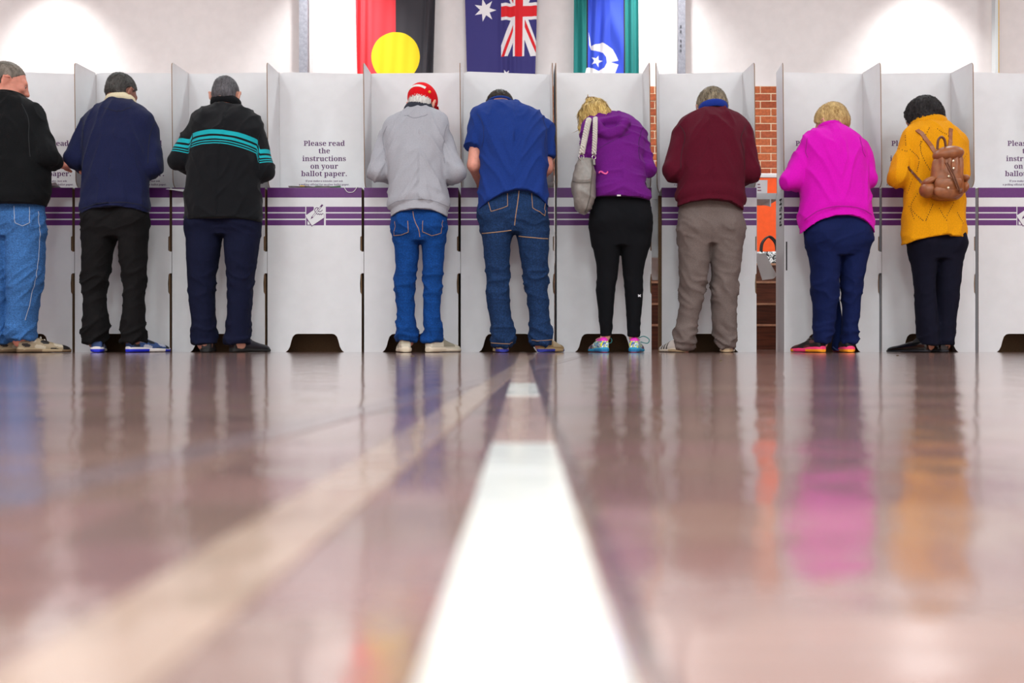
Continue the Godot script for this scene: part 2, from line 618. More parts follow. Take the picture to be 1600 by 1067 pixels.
func booths() -> void:
	var serif := SystemFont.new()
	serif.font_names = PackedStringArray(["Droid Serif"])
	serif.font_weight = 700
	var plain := SystemFont.new()
	plain.font_names = PackedStringArray(["Droid Sans"])
	plain.font_weight = 700
	var back_m := BACK / FOCAL
	var rows := []
	for r in [["Please read", 228.0, 8.0], ["the", 239.7, 8.0], ["instructions", 251.8, 8.0], ["on your", 263.6, 8.0], ["ballot paper.", 275.3, 8.0], ["If you make a mistake, just ask", 284.2, 2.7], ["a polling official for another ballot paper.", 289.7, 2.7]]:
		rows.append([r[0], 0.0, EYE - (r[1] - 533.5) * back_m, r[2] * back_m])
	var words := lettering(rows, serif)
	var push := lettering([["PUSH", 0.0, 0.0, 0.052]], plain)
	var ink := paint(Color(0.33, 0.13, 0.36), 0.6)
	var black := paint(Color(0.035, 0.03, 0.035), 0.7)
	var edge := kraft   # the bare board
	var who := ["used by the black fleece", "used by the cream-collared navy jumper", "used by the teal-striped jumper", "empty, between striped jumper and red cap", "used by the grey sweatshirt", "used by the blue T-shirt", "used by the purple hooded top", "used by the maroon jumper", "used by the bright pink fleece", "used by the mustard knit", "empty, beside the mustard knit"]
	var spans := [[-37, 113, 0], [117, 265, 0], [269, 414, 0], [418, 565, 0], [569, 716, 0], [720, 866, 1], [870, 1018, 1], [1034, 1182, 1], [1225, 1374, 0], [1378, 1524, 1], [1529, 1678, 1]]
	for i in spans.size():
		var x0 := px_w(spans[i][0] - 800.0)
		var x1 := px_w(spans[i][1] - 800.0)
		var w := x1 - x0
		var t := thing("voting_booth", "white cardboard voting booth with purple stripes, " + who[i], "voting booth", Vector3((x0 + x1) / 2, 0, -FRONT), "row of cardboard voting booths")
		var h := w / 2
		var lo := -h
		# front panel: foot hole, slots for the joining tabs
		var o := PackedVector2Array()
		o.append(Vector2(lo, 0))
		var cx := lo + 0.296
		o.append(Vector2(cx - 0.182, 0.0))
		for q in [Vector2(-0.168, 0.012), Vector2(-0.156, 0.034), Vector2(-0.147, 0.070), Vector2(-0.138, 0.096), Vector2(-0.124, 0.110), Vector2(-0.108, 0.114), Vector2(0.108, 0.114), Vector2(0.124, 0.110), Vector2(0.138, 0.096), Vector2(0.147, 0.070), Vector2(0.156, 0.034), Vector2(0.168, 0.012), Vector2(0.182, 0.0)]:
			o.append(Vector2(cx, 0) + q)
		o.append(Vector2(h, 0))
		for q in [Vector2(0, 0.36), Vector2(-0.008, 0.375), Vector2(-0.010, 0.43), Vector2(-0.006, 0.485), Vector2(0, 0.49), Vector2(0, 0.63), Vector2(-0.008, 0.635), Vector2(-0.008, 0.72), Vector2(0, 0.725), Vector2(0, SHELF)]:
			o.append(Vector2(h, 0) + q)
		o.append(Vector2(lo, SHELF))
		var front := part("front_panel", board(o, -0.005, 0.0, card, edge), null, t)
		# the print: one broad bar, three bars cut by the emblem
		var y := func(py: float) -> float: return EYE - (py - 533.5) * FRONT / FOCAL
		part("printed_stripe", box(Vector3(lo, y.call(308.6), 0.0002), Vector3(h, SHELF - 0.001, 0.0008)), violet, front)
		var em := px_w(60.5)
		for b in [[323.0, 331.4], [333.4, 341.6], [343.8, 352.0]]:
			part("printed_stripe", box(Vector3(lo, y.call(b[1]), 0.0002), Vector3(lo + em - px_w(1.4), y.call(b[0]), 0.0008)), violet, front)
			part("printed_stripe", box(Vector3(lo + em + px_w(30.6), y.call(b[1]), 0.0002), Vector3(h, y.call(b[0]), 0.0008)), violet, front)
		emblem(front, Vector3(lo + em, y.call(352.0), 0.0), ink)
		# on two booths the left side stands askew
		var skew: float = 0.05 if i == 7 else 0.034 if i == 8 else 0.0
		var inner: float = lo + skew * (0.5 if i == 7 else 1.2)
		var over: float = h + 0.0155 if spans[i][2] == 0 else h
		# lower box
		part("inner_lining", box(Vector3(lo + 0.006, 0.13, -0.012), Vector3(h - 0.012, SHELF - 0.02, -0.0065)), kraft, t)
		part("rear_panel", box(Vector3(inner, 0, -0.315), Vector3(over, SHELF - 0.006, -0.305)), kraft, t)
		for s in [0, 1]:
			var a: float = lo if s == 0 else h - 0.005
			part("side_panel", board(PackedVector2Array([Vector2(0.006, 0), Vector2(0.304, 0), Vector2(0.304, SHELF - 0.008), Vector2(0.006, SHELF - 0.008)]), 0.0, 0.005, card if (spans[i][2] == 1 or i == 8) else kraft, edge, Transform3D(Basis(Vector3(skew / 0.31 if s == 0 else 0.0, 0, -1), Vector3.UP, Vector3(1, 0, 0)), Vector3(a, 0, 0))), null, t)
		part("shelf", board(PackedVector2Array([Vector2(lo, 0.004), Vector2(h, 0.004), Vector2(h, 0.31), Vector2(inner, 0.31)]), SHELF - 0.005, SHELF, null, null, Transform3D(Basis(Vector3.RIGHT, Vector3.FORWARD, Vector3.UP), Vector3.ZERO)), card, t)
		part("joining_tab", box(Vector3(h - 0.012, 0.492, -0.004), Vector3(h + 0.0135, 0.628, 0.0015)) if spans[i][2] == 0 else box(Vector3(h - 0.012, 0.492, -0.004), Vector3(h, 0.628, 0.0015)), card, t)
		# back panel: an upper sheet and, folded in front of it, the printed sheet
		var lift := 0.004 * ((i * 7) % 5 - 2)
		part("back_panel", board(PackedVector2Array([Vector2(inner, SHELF), Vector2(over, SHELF), Vector2(over, 1.828 + lift), Vector2(inner + 0.03, 1.832 - lift), Vector2(inner, 1.826)]), -0.315, -0.310, card, edge), null, t)
		var sheet := part("printed_sheet", box(Vector3(inner + 0.012, SHELF, -0.3098), Vector3(h - 0.012, EYE + 318.5 * back_m, -0.3088)), card, t)
		part("printed_words", words, ink, sheet, Vector3(0.024 if i == 9 else 0.177 if i == 10 else 0.0, 0, -0.3084))
		# wings
		var wing := PackedVector2Array([Vector2(0.306, SHELF + 0.001), Vector2(0.306, 1.83)])
		wing.append_array(arc(Vector2(0.035, 1.788), 0.028, 90, 180))
		wing.append_array(arc(Vector2(0.06, SHELF + 0.056), 0.052, 180, 270))
		for s in ([1] if i == 10 else [0, 1] if spans[i][2] == 1 else [0]):
			var a: float = lo if s == 0 else h - 0.005
			var lean := Basis(Vector3(skew * 1.3 / 0.31 if s == 0 else 0.0, 0, -1), Vector3(-0.011, 1, 0), Vector3(1, 0, 0))
			part("side_wing", board(wing, 0.0, 0.005, card, edge, Transform3D(lean, Vector3(a + 0.011 * SHELF - (0.032 if i == 7 and s == 0 else 0.0), 0, 0))), null, t)
		if i == 8:
			part("side_words", push, black, t, Vector3(lo + 0.0068, 0.885, -0.075)).transform.basis = Basis(Vector3(0, 1, 0), Vector3(0, 0, 1), Vector3(1, 0, 0)) * Basis(Vector3(0, 0, 1), PI) * Basis(Vector3.UP, PI)
			part("slot", box(Vector3(lo + 0.012, 0.51, 0.0002), Vector3(lo + 0.02, 0.69, 0.0008)), black, t)
		if i == 7:
			# the far side of this booth: a second shelf with brackets and hanging flaps
			var s0 := at(1006, 0, 6.5).x - t.position.x
			var s1 := at(1206.5, 0, 6.5).x - t.position.x
			part("far_shelf", box(Vector3(s0, 1.004, -0.62), Vector3(s1, 1.044, -0.33)), card, t)
			part("far_panel", box(Vector3(s0, 0.62, -0.345), Vector3(s1 - 0.145, 1.2, -0.335)), card, t)
			for x in [s0 + 0.02, s1 - 0.06]:
				part("bracket", board(PackedVector2Array([Vector2(0.33, 1.004), Vector2(0.56, 1.004), Vector2(0.33, 0.955)]), 0.0, 0.006, null, null, Transform3D(Basis(Vector3(0, 0, -1), Vector3.UP, Vector3(1, 0, 0)), Vector3(x, 0, 0))), card, t)
			var flap := PackedVector2Array([Vector2(-0.045, 0.0), Vector2(0.03, 0.0), Vector2(0.05, -0.06)])
			flap.append_array(arc(Vector2(0.055, -0.15), 0.03, 10, -90))
			flap.append(Vector2(-0.012, -0.18))
			for s in [[1189.0, -0.12], [1022.0, 0.0]]:
				part("hanging_flap", board(flap, -0.005, 0.0, null, null, Transform3D(Basis(Vector3.BACK, -s[1]), Vector3(at(s[0], 0, 6.5).x - t.position.x, EYE + (533.5 - 396.0) * 6.5 / FOCAL, -0.5))), card, t)


func emblem(front: Node3D, o: Vector3, ink: Material) -> void:
	# a hand writing with a pencil on a paper, drawn in 27 x 29 pixels
	var k := px_w(1.0)
	var sheet := func(called: String, pts: Array, m: Material, z: float) -> void:
		var q := PackedVector2Array()
		for p in pts:
			q.append(Vector2(p[0], p[1]) * k)
		part(called, board(q, z, z + 0.0004), m, front, o)
	sheet.call("emblem_ground", [[0.0, 0.0], [27.8, 0.0], [27.8, 10.0], [11.0, 29.0], [0.0, 29.0]], violet, 0.0002)
	sheet.call("emblem_notch", [[2.0, 1.0], [2.0, 7.0], [5.0, 3.5], [6.0, 1.0]], card, 0.0006)
	sheet.call("emblem_paper_outline", [[-1.4, 14.2], [8.5, -2.0], [28.2, 10.5], [28.2, 17.6], [11.0, 23.2]], ink, 0.0010)
	sheet.call("emblem_paper", [[-1.4, 15.0], [9.0, -0.6], [27.8, 11.8], [27.8, 30.0], [12.2, 30.0], [11.6, 24.0], [10.5, 23.0]], card, 0.0014)
	sheet.call("emblem_pencil", [[7.0, 9.4], [8.2, 13.0], [24.5, 33.0], [26.8, 31.4], [10.4, 11.6]], ink, 0.0018)
	sheet.call("emblem_pencil_core", [[9.6, 13.6], [22.0, 29.0], [23.2, 28.2], [10.8, 12.8]], card, 0.0022)
	for l in [[[14.5, 20.0], [13.4, 24.0], [15.5, 27.2], [18.8, 27.0], [17.0, 23.5]], [[18.5, 23.0], [20.0, 21.4], [23.0, 21.6], [25.6, 24.0]], [[15.5, 19.0], [18.0, 17.0], [19.5, 18.2], [21.0, 16.4], [22.5, 17.8], [24.0, 16.2], [25.2, 18.0], [27.0, 17.8]]]:
		var pts := []
		for p in l:
			pts.append(Vector3(p[0], p[1], 0) * k + Vector3(0, 0, 0.0022))
		var line := smooth_line(pts, 0.004)
		var faces := PackedVector3Array()
		faces.resize(line.size())
		faces.fill(Vector3.BACK)
		part("emblem_hand", strap(line, faces, 1.1 * k, 0.0004), ink, front, o)


# ---------------------------------------------------------------- rounded bodies: a field of distances, meshed as surface nets

class Field:
	const STEPS := 48
	var kind := PackedInt32Array()          # 0 tapered capsule, 1 the same cut flat at its end, 2 ellipsoid, 3 loft along y
	var a := PackedVector3Array()
	var b := PackedVector3Array()           # capsule: the way from a to its end; ellipsoid: radii
	var ra := PackedFloat32Array()
	var rb := PackedFloat32Array()
	var k := PackedFloat32Array()           # how softly it joins the ones before it
	var lut: Array[PackedFloat32Array] = []
	var basis: Array[Basis] = []
	var lo := Vector3.ONE * 1e6
	var hi := Vector3.ONE * -1e6
	var planes: Array[Plane] = []           # what lies over a plane is cut away
	var holes: Array = []                   # [centre, radius] taken away
	var hem := PackedVector2Array()         # x, y of a lower hem
	var lift: Callable                      # folds: (point, normal) -> metres outwards
	var tint: Callable                      # (point) -> linear colour
	var mark: Callable                      # (point) -> uv

	func put(kd: int, p: Vector3, q: Vector3, r0: float, r1: float, join: float) -> void:
		kind.append(kd)
		a.append(p)
		b.append(q)
		ra.append(r0)
		rb.append(r1)
		k.append(join)
		lut.append(PackedFloat32Array())
		basis.append(Basis())

	func grow(p: Vector3, r: Vector3) -> void:
		lo = lo.min(p - r)
		hi = hi.max(p + r)

	func bone(p: Vector3, q: Vector3, r0: float, r1: float, join := 0.02, flat := false) -> void:
		put(1 if flat else 0, p, q - p, r0, r1, join)
		grow(p, Vector3.ONE * r0)
		grow(q, Vector3.ONE * r1)

	func ball(c: Vector3, r: Vector3, join := 0.02, turn := Basis()) -> void:
		put(2, c, r, minf(r.x, minf(r.y, r.z)), 0.0, join)
		basis[basis.size() - 1] = turn.inverse()
		grow(c, Vector3.ONE * maxf(r.x, maxf(r.y, r.z)) if turn != Basis() else r)

	# rings: [y, x left, x right, z middle, z radius], from either end
	func loft(rings: Array, square := 0.0, join := 0.02) -> void:
		var rows := rings.duplicate()
		if rows[0][0] > rows[-1][0]:
			rows.reverse()
		var y0: float = rows[0][0]
		var y1: float = rows[-1][0]
		var t := PackedFloat32Array()
		t.resize(STEPS * 5)
		var s := 0
		for i in STEPS:
			var y := lerpf(y0, y1, float(i) / (STEPS - 1))
			while s < rows.size() - 2 and y > rows[s + 1][0]:
				s += 1
			var f := clampf((y - rows[s][0]) / maxf(rows[s + 1][0] - rows[s][0], 1e-5), 0.0, 1.0)
			var q := []
			for c in range(1, 5):
				q.append(lerpf(rows[s][c], rows[s + 1][c], f))
			t[i * 5] = (q[0] + q[1]) / 2.0
			t[i * 5 + 1] = maxf((q[1] - q[0]) / 2.0, 0.004)
			t[i * 5 + 2] = q[2]
			t[i * 5 + 3] = maxf(q[3], 0.004)
		for pass_no in 3:
			var old := t.duplicate()
			for i in range(1, STEPS - 1):
				for c in 4:
					t[i * 5 + c] = (old[i * 5 - 5 + c] + 2.0 * old[i * 5 + c] + old[i * 5 + 5 + c]) / 4.0
		var dy := (y1 - y0) / (STEPS - 1)
		for i in STEPS:
			var m := mini(i + 1, STEPS - 1)
			var n := maxi(i - 1, 0)
			var slope_x := (absf(t[m * 5] - t[n * 5]) + absf(t[m * 5 + 1] - t[n * 5 + 1])) / (dy * (m - n))
			var slope_z := (absf(t[m * 5 + 2] - t[n * 5 + 2]) + absf(t[m * 5 + 3] - t[n * 5 + 3])) / (dy * (m - n))
			t[i * 5 + 4] = 1.0 / sqrt(1.0 + pow(maxf(slope_x, slope_z), 2.0))
			grow(Vector3(t[i * 5], lerpf(y0, y1, float(i) / (STEPS - 1)), t[i * 5 + 2]), Vector3(t[i * 5 + 1], 0.0, t[i * 5 + 3]))
		put(3, Vector3(y0, y1, square), Vector3((STEPS - 1) / (y1 - y0), 0, 0), 0.0, 0.0, join)
		lut[lut.size() - 1] = t

	func one(i: int, p: Vector3) -> float:
		match kind[i]:
			0, 1:
				var w := b[i]
				var q := p - a[i]
				var u := q.dot(w) / w.length_squared()
				var t := clampf(u, 0.0, 1.0)
				var d := (q - w * t).length() - lerpf(ra[i], rb[i], t)
				if kind[i] == 1 and u > 0.9:
					d = maxf(d, (u - 1.0) * w.length())
				return d
			2:
				var q := basis[i] * (p - a[i])
				var n := (q / b[i]).length()
				return (n - 1.0) * ra[i] if n > 0.7 else (n - 1.0) * ra[i]
			_:
				var t := lut[i]
				var ends := a[i]
				var y := clampf(p.y, ends.x, ends.y)
				var f := (y - ends.x) * b[i].x
				var s := mini(int(f), STEPS - 2)
				f -= s
				var g := 1.0 - f
				var o := s * 5
				var rx := t[o + 1] * g + t[o + 6] * f
				var rz := t[o + 3] * g + t[o + 8] * f
				var x := absf(p.x - t[o] * g - t[o + 5] * f) / rx
				var z := absf(p.z - t[o + 2] * g - t[o + 7] * f) / rz
				var n := sqrt(x * x + z * z)
				if ends.z > 0.0:
					n = lerpf(n, sqrt(sqrt(x * x * x * x + z * z * z * z)), ends.z)
				var d := (n - 1.0) * minf(rx, rz) * minf(t[o + 4], t[o + 9])
				var past := absf(p.y - y)
				if past > 0.0:
					return sqrt(maxf(d, 0.0) * maxf(d, 0.0) + past * past)
				return maxf(d, maxf(ends.x - p.y, p.y - ends.y))

	func cut(p: Vector3, d: float) -> float:
		for h in holes:
			d = maxf(d, h[1] - p.distance_to(h[0]))
		for q in planes:
			d = maxf(d, q.distance_to(p))
		if hem.size():
			var s := 0
			while s < hem.size() - 2 and p.x > hem[s + 1].x:
				s += 1
			d = maxf(d, lerpf(hem[s].y, hem[s + 1].y, clampf((p.x - hem[s].x) / (hem[s + 1].x - hem[s].x), 0.0, 1.0)) - p.y)
		return d

	func join(which: PackedInt32Array, p: Vector3) -> float:
		var d := 1e6
		for i in which:
			var e := one(i, p)
			var s := k[i]
			var h := maxf(s - absf(d - e), 0.0)
			d = minf(d, e) - (h * h * 0.25 / s if h > 0.0 else 0.0)
		return d

	func dist(p: Vector3) -> float:
		return cut(p, join(PackedInt32Array(range(kind.size())), p))

	func normal(p: Vector3) -> Vector3:
		var e := 0.004
		return Vector3(dist(p + Vector3(e, 0, 0)) - dist(p - Vector3(e, 0, 0)), dist(p + Vector3(0, e, 0)) - dist(p - Vector3(0, e, 0)), dist(p + Vector3(0, 0, e)) - dist(p - Vector3(0, 0, e))).normalized()

	# the point of the surface that a line from "from" along "way" meets; null when it meets none
	func meet(from: Vector3, way: Vector3, far: float) -> Variant:
		var t := 0.0
		for i in 90:
			var d := dist(from + way * t)
			if d < 0.0006:
				return from + way * t
			t += maxf(d * 0.7, 0.0008)
			if t > far:
				return null
		return from + way * t

	# [vertices, normals, indices, colours, uvs]
	func net(c: float) -> Array:
		const B := 4
		var o := lo - Vector3.ONE * c * 2.5
		var size := (hi - lo) / c + Vector3.ONE * 6.0
		var bx := int(size.x) / B + 1
		var by := int(size.y) / B + 1
		var bz := int(size.z) / B + 1
		var nx := bx * B
		var ny := by * B
		var nz := bz * B
		var val := PackedFloat32Array()
		val.resize(nx * ny * nz)
		val.fill(1.0)
		var active := PackedInt32Array()
		var reach := (B * 0.5 * 1.7321 + 2.2) * c
		var all := PackedInt32Array(range(kind.size()))
		for kz in bz:
			for ky in by:
				for kx in bx:
					var m := o + Vector3(kx * B + (B - 1) * 0.5, ky * B + (B - 1) * 0.5, kz * B + (B - 1) * 0.5) * c
					var d := 1e6
					var near := PackedInt32Array()
					for i in all:
						var e := one(i, m)
						var s := k[i]
						if e < reach * 1.3 + s:
							near.append(i)
						var h := maxf(s - absf(d - e), 0.0)
						d = minf(d, e) - (h * h * 0.25 / s if h > 0.0 else 0.0)
					d = cut(m, d)
					if absf(d) > reach:
						if d < 0.0:
							for z in B:
								for y in B:
									var row := ((kz * B + z) * ny + ky * B + y) * nx + kx * B
									for x in B:
										val[row + x] = -1.0
						continue
					if near.is_empty():
						continue
					active.append(kx)
					active.append(ky)
					active.append(kz)
					for z in B:
						for y in B:
							var row := ((kz * B + z) * ny + ky * B + y) * nx + kx * B
							var p := o + Vector3(kx * B, ky * B + y, kz * B + z) * c
							for x in B:
								val[row + x] = cut(p, join(near, p))
								p.x += c
		var corner := PackedInt32Array([0, 1, nx, nx + 1, nx * ny, nx * ny + 1, nx * ny + nx, nx * ny + nx + 1])
		var ways := PackedVector3Array()
		for i in 8:
			ways.append(Vector3(i & 1, (i >> 1) & 1, (i >> 2) & 1))
		var ea := PackedInt32Array([0, 2, 4, 6, 0, 1, 4, 5, 0, 1, 2, 3])
		var eb := PackedInt32Array([1, 3, 5, 7, 2, 3, 6, 7, 4, 5, 6, 7])
		var number := PackedInt32Array()
		number.resize(nx * ny * nz)
		number.fill(-1)
		var cells := PackedInt32Array()
		var verts := PackedVector3Array()
		var v := PackedFloat32Array()
		v.resize(8)
		for n in range(0, active.size(), 3):
			for z in range(active[n + 2] * B, mini(active[n + 2] * B + B, nz - 1)):
				for y in range(active[n + 1] * B, mini(active[n + 1] * B + B, ny - 1)):
					for x in range(active[n] * B, mini(active[n] * B + B, nx - 1)):
						var at_cell := (z * ny + y) * nx + x
						var inside := 0
						for i in 8:
							var w := val[at_cell + corner[i]]
							v[i] = w
							if w < 0.0:
								inside += 1
						if inside == 0 or inside == 8:
							continue
						var sum := Vector3.ZERO
						var count := 0
						for e in 12:
							var p := v[ea[e]]
							var q := v[eb[e]]
							if (p < 0.0) != (q < 0.0):
								sum += ways[ea[e]].lerp(ways[eb[e]], p / (p - q))
								count += 1
						number[at_cell] = verts.size()
						cells.append(at_cell)
						verts.append(o + (Vector3(x, y, z) + sum / count) * c)
		var index := PackedInt32Array()
		var step := PackedInt32Array([1, nx, nx * ny])
		for at_cell in cells:
			var inner := val[at_cell] < 0.0
			for e in 3:
				if (val[at_cell + step[e]] < 0.0) == inner:
					continue
				var s := step[(e + 1) % 3]
				var t := step[(e + 2) % 3]
				if at_cell - s - t < 0:
					continue
				var p := number[at_cell]
				var q := number[at_cell - s]
				var r := number[at_cell - s - t]
				var u := number[at_cell - t]
				if q < 0 or r < 0 or u < 0:
					continue
				if inner:
					index.append_array(PackedInt32Array([p, r, q, p, u, r]))
				else:
					index.append_array(PackedInt32Array([p, q, r, p, r, u]))
		var normals := shade(verts, index)
		if lift.is_valid():
			for i in verts.size():
				verts[i] += normals[i] * lift.call(verts[i], normals[i])
			normals = shade(verts, index)
		var colors := PackedColorArray()
		if tint.is_valid():
			colors.resize(verts.size())
			for i in verts.size():
				colors[i] = tint.call(verts[i])
		var uvs := PackedVector2Array()
		if mark.is_valid():
			uvs.resize(verts.size())
			for i in verts.size():
				uvs[i] = mark.call(verts[i])
		return [verts, normals, index, colors, uvs]

	static func shade(verts: PackedVector3Array, index: PackedInt32Array) -> PackedVector3Array:
		var normals := PackedVector3Array()
		normals.resize(verts.size())
		for i in range(0, index.size(), 3):
			var p := verts[index[i]]
			var n := (verts[index[i + 2]] - p).cross(verts[index[i + 1]] - p)
			normals[index[i]] += n
			normals[index[i + 1]] += n
			normals[index[i + 2]] += n
		for i in normals.size():
			normals[i] = normals[i].normalized()
		return normals


func pack(nets: Array, place: Transform3D) -> ArrayMesh:   # nets joined into one mesh
	var verts := PackedVector3Array()
	var normals := PackedVector3Array()
	var index := PackedInt32Array()
	var colors := PackedColorArray()
	var uvs := PackedVector2Array()
	for n in nets:
		var first := verts.size()
		verts.append_array(place * n[0])
		normals.append_array(Transform3D(place.basis.orthonormalized(), Vector3.ZERO) * n[1])
		var add: PackedInt32Array = n[2].duplicate()
		if first:
			for i in add.size():
				add[i] += first
		index.append_array(add)
		colors.append_array(n[3])
		uvs.append_array(n[4])
	var arrays := []
	arrays.resize(Mesh.ARRAY_MAX)
	arrays[Mesh.ARRAY_VERTEX] = verts
	arrays[Mesh.ARRAY_NORMAL] = normals
	arrays[Mesh.ARRAY_INDEX] = index
	if colors.size():
		arrays[Mesh.ARRAY_COLOR] = colors
	if uvs.size():
		arrays[Mesh.ARRAY_TEX_UV] = uvs
	var m := ArrayMesh.new()
	m.add_surface_from_arrays(Mesh.PRIMITIVE_TRIANGLES, arrays)
	return m


func plain_mesh(f: Field, c: float, place := Transform3D()) -> ArrayMesh:
	return pack([f.net(c)], place)


# Bodies are meshed side by side in threads: pieces [[field, cell, transform], ...] become one mesh of the node.
func later(o: MeshInstance3D, pieces: Array, place := Transform3D()) -> void:
	jobs.append({"node": o, "pieces": pieces, "place": place, "nets": []})


func run_job(i: int) -> void:
	var j: Dictionary = jobs[i]
	for q in j.pieces:
		var n: Array = q[0].net(q[1])
		if q.size() > 2:
			var t: Transform3D = q[2]
			n[0] = t * (n[0] as PackedVector3Array)
			n[1] = Transform3D(t.basis.orthonormalized(), Vector3.ZERO) * (n[1] as PackedVector3Array)
		j.nets.append(n)


func run_jobs() -> void:
	var id := WorkerThreadPool.add_group_task(run_job, jobs.size(), -1, true)
	WorkerThreadPool.wait_for_group_task_completion(id)
	for j in jobs:
		j.node.mesh = pack(j.nets, j.place)
	jobs.clear()


# ---------------------------------------------------------------- flags

func fill_polygon(im: Image, pts: Array, c: Color) -> void:
	var lo := 1e9
	var hi := -1e9
	for p in pts:
		lo = minf(lo, p.y)
		hi = maxf(hi, p.y)
	for y in range(maxi(int(lo), 0), mini(int(hi) + 1, im.get_height())):
		var xs := []
		for i in pts.size():
			var p: Vector2 = pts[i]
			var q: Vector2 = pts[(i + 1) % pts.size()]
			if (p.y <= y + 0.5) != (q.y <= y + 0.5):
				xs.append(lerpf(p.x, q.x, (y + 0.5 - p.y) / (q.y - p.y)))
		xs.sort()
		for i in range(0, xs.size() - 1, 2):
			im.fill_rect(Rect2i(roundi(xs[i]), y, maxi(roundi(xs[i + 1]) - roundi(xs[i]), 0), 1), c)


func star(c: Vector2, r: float, inner: float, points: int, turn: float) -> Array:
	var out := []
	for i in points * 2:
		out.append(c + Vector2.from_angle(turn + PI * i / points) * (r if i % 2 == 0 else r * inner))
	return out


# A flag that hangs along its length: the print in cells of a quarter photo pixel, the cloth in folds.
func flag(called: String, label: String, x0: float, x1: float, y0: float, y1: float, draw: Callable, folds: Callable, narrow: float) -> void:
	var depth := 10.80
	var im := Image.create(int((x1 - x0) * 5), int((y1 - y0) * 5), false, Image.FORMAT_RGB8)
	draw.call(im, func(p: Vector2) -> Vector2: return (p - Vector2(x0, y0)) * 5.0)
	var m := StandardMaterial3D.new()
	m.albedo_texture = ImageTexture.create_from_image(im)
	m.roughness = 0.75
	m.rim_enabled = true
	m.rim = 0.2
	m.backlight_enabled = true
	m.backlight = Color(0.25, 0.25, 0.25)
	var top := at((x0 + x1) / 2, y0, depth)
	var t := thing(called, label, "flag", top, "flags hanging on the rear wall")
	var nu := 90
	var nv := 70
	var w := (x1 - x0) * depth / FOCAL
	var h := (y1 - y0) * depth / FOCAL
	var verts := PackedVector3Array()
	var uvs := PackedVector2Array()
	var index := PackedInt32Array()
	for j in nv + 1:
		for i in nu + 1:
			var u := float(i) / nu
			var v := float(j) / nv
			var x := (u - 0.5) * w * (1.0 - narrow * v)
			verts.append(Vector3(x, -v * h, folds.call(u, v)))
			uvs.append(Vector2(u, v))
	for j in nv:
		for i in nu:
			var p := j * (nu + 1) + i
			index.append_array(PackedInt32Array([p, p + 1, p + nu + 1, p + 1, p + nu + 2, p + nu + 1]))
	part("cloth", pack([[verts, Field.shade(verts, index), index, PackedColorArray(), uvs]], Transform3D()), m, t)
	part("pole", tube([Vector3(-w / 2 - 0.06, 0.012, 0), Vector3(w / 2 + 0.06, 0.012, 0)], 0.012), paint(Color(0.6, 0.6, 0.62), 0.4), t)
	for s in [-1, 1]:
		part("wall_bracket", tube([Vector3(s * (w / 2 + 0.04), 0.012, 0), Vector3(s * (w / 2 + 0.04), 0.012, -0.078)], 0.008), paint(Color(0.6, 0.6, 0.62), 0.4), t)


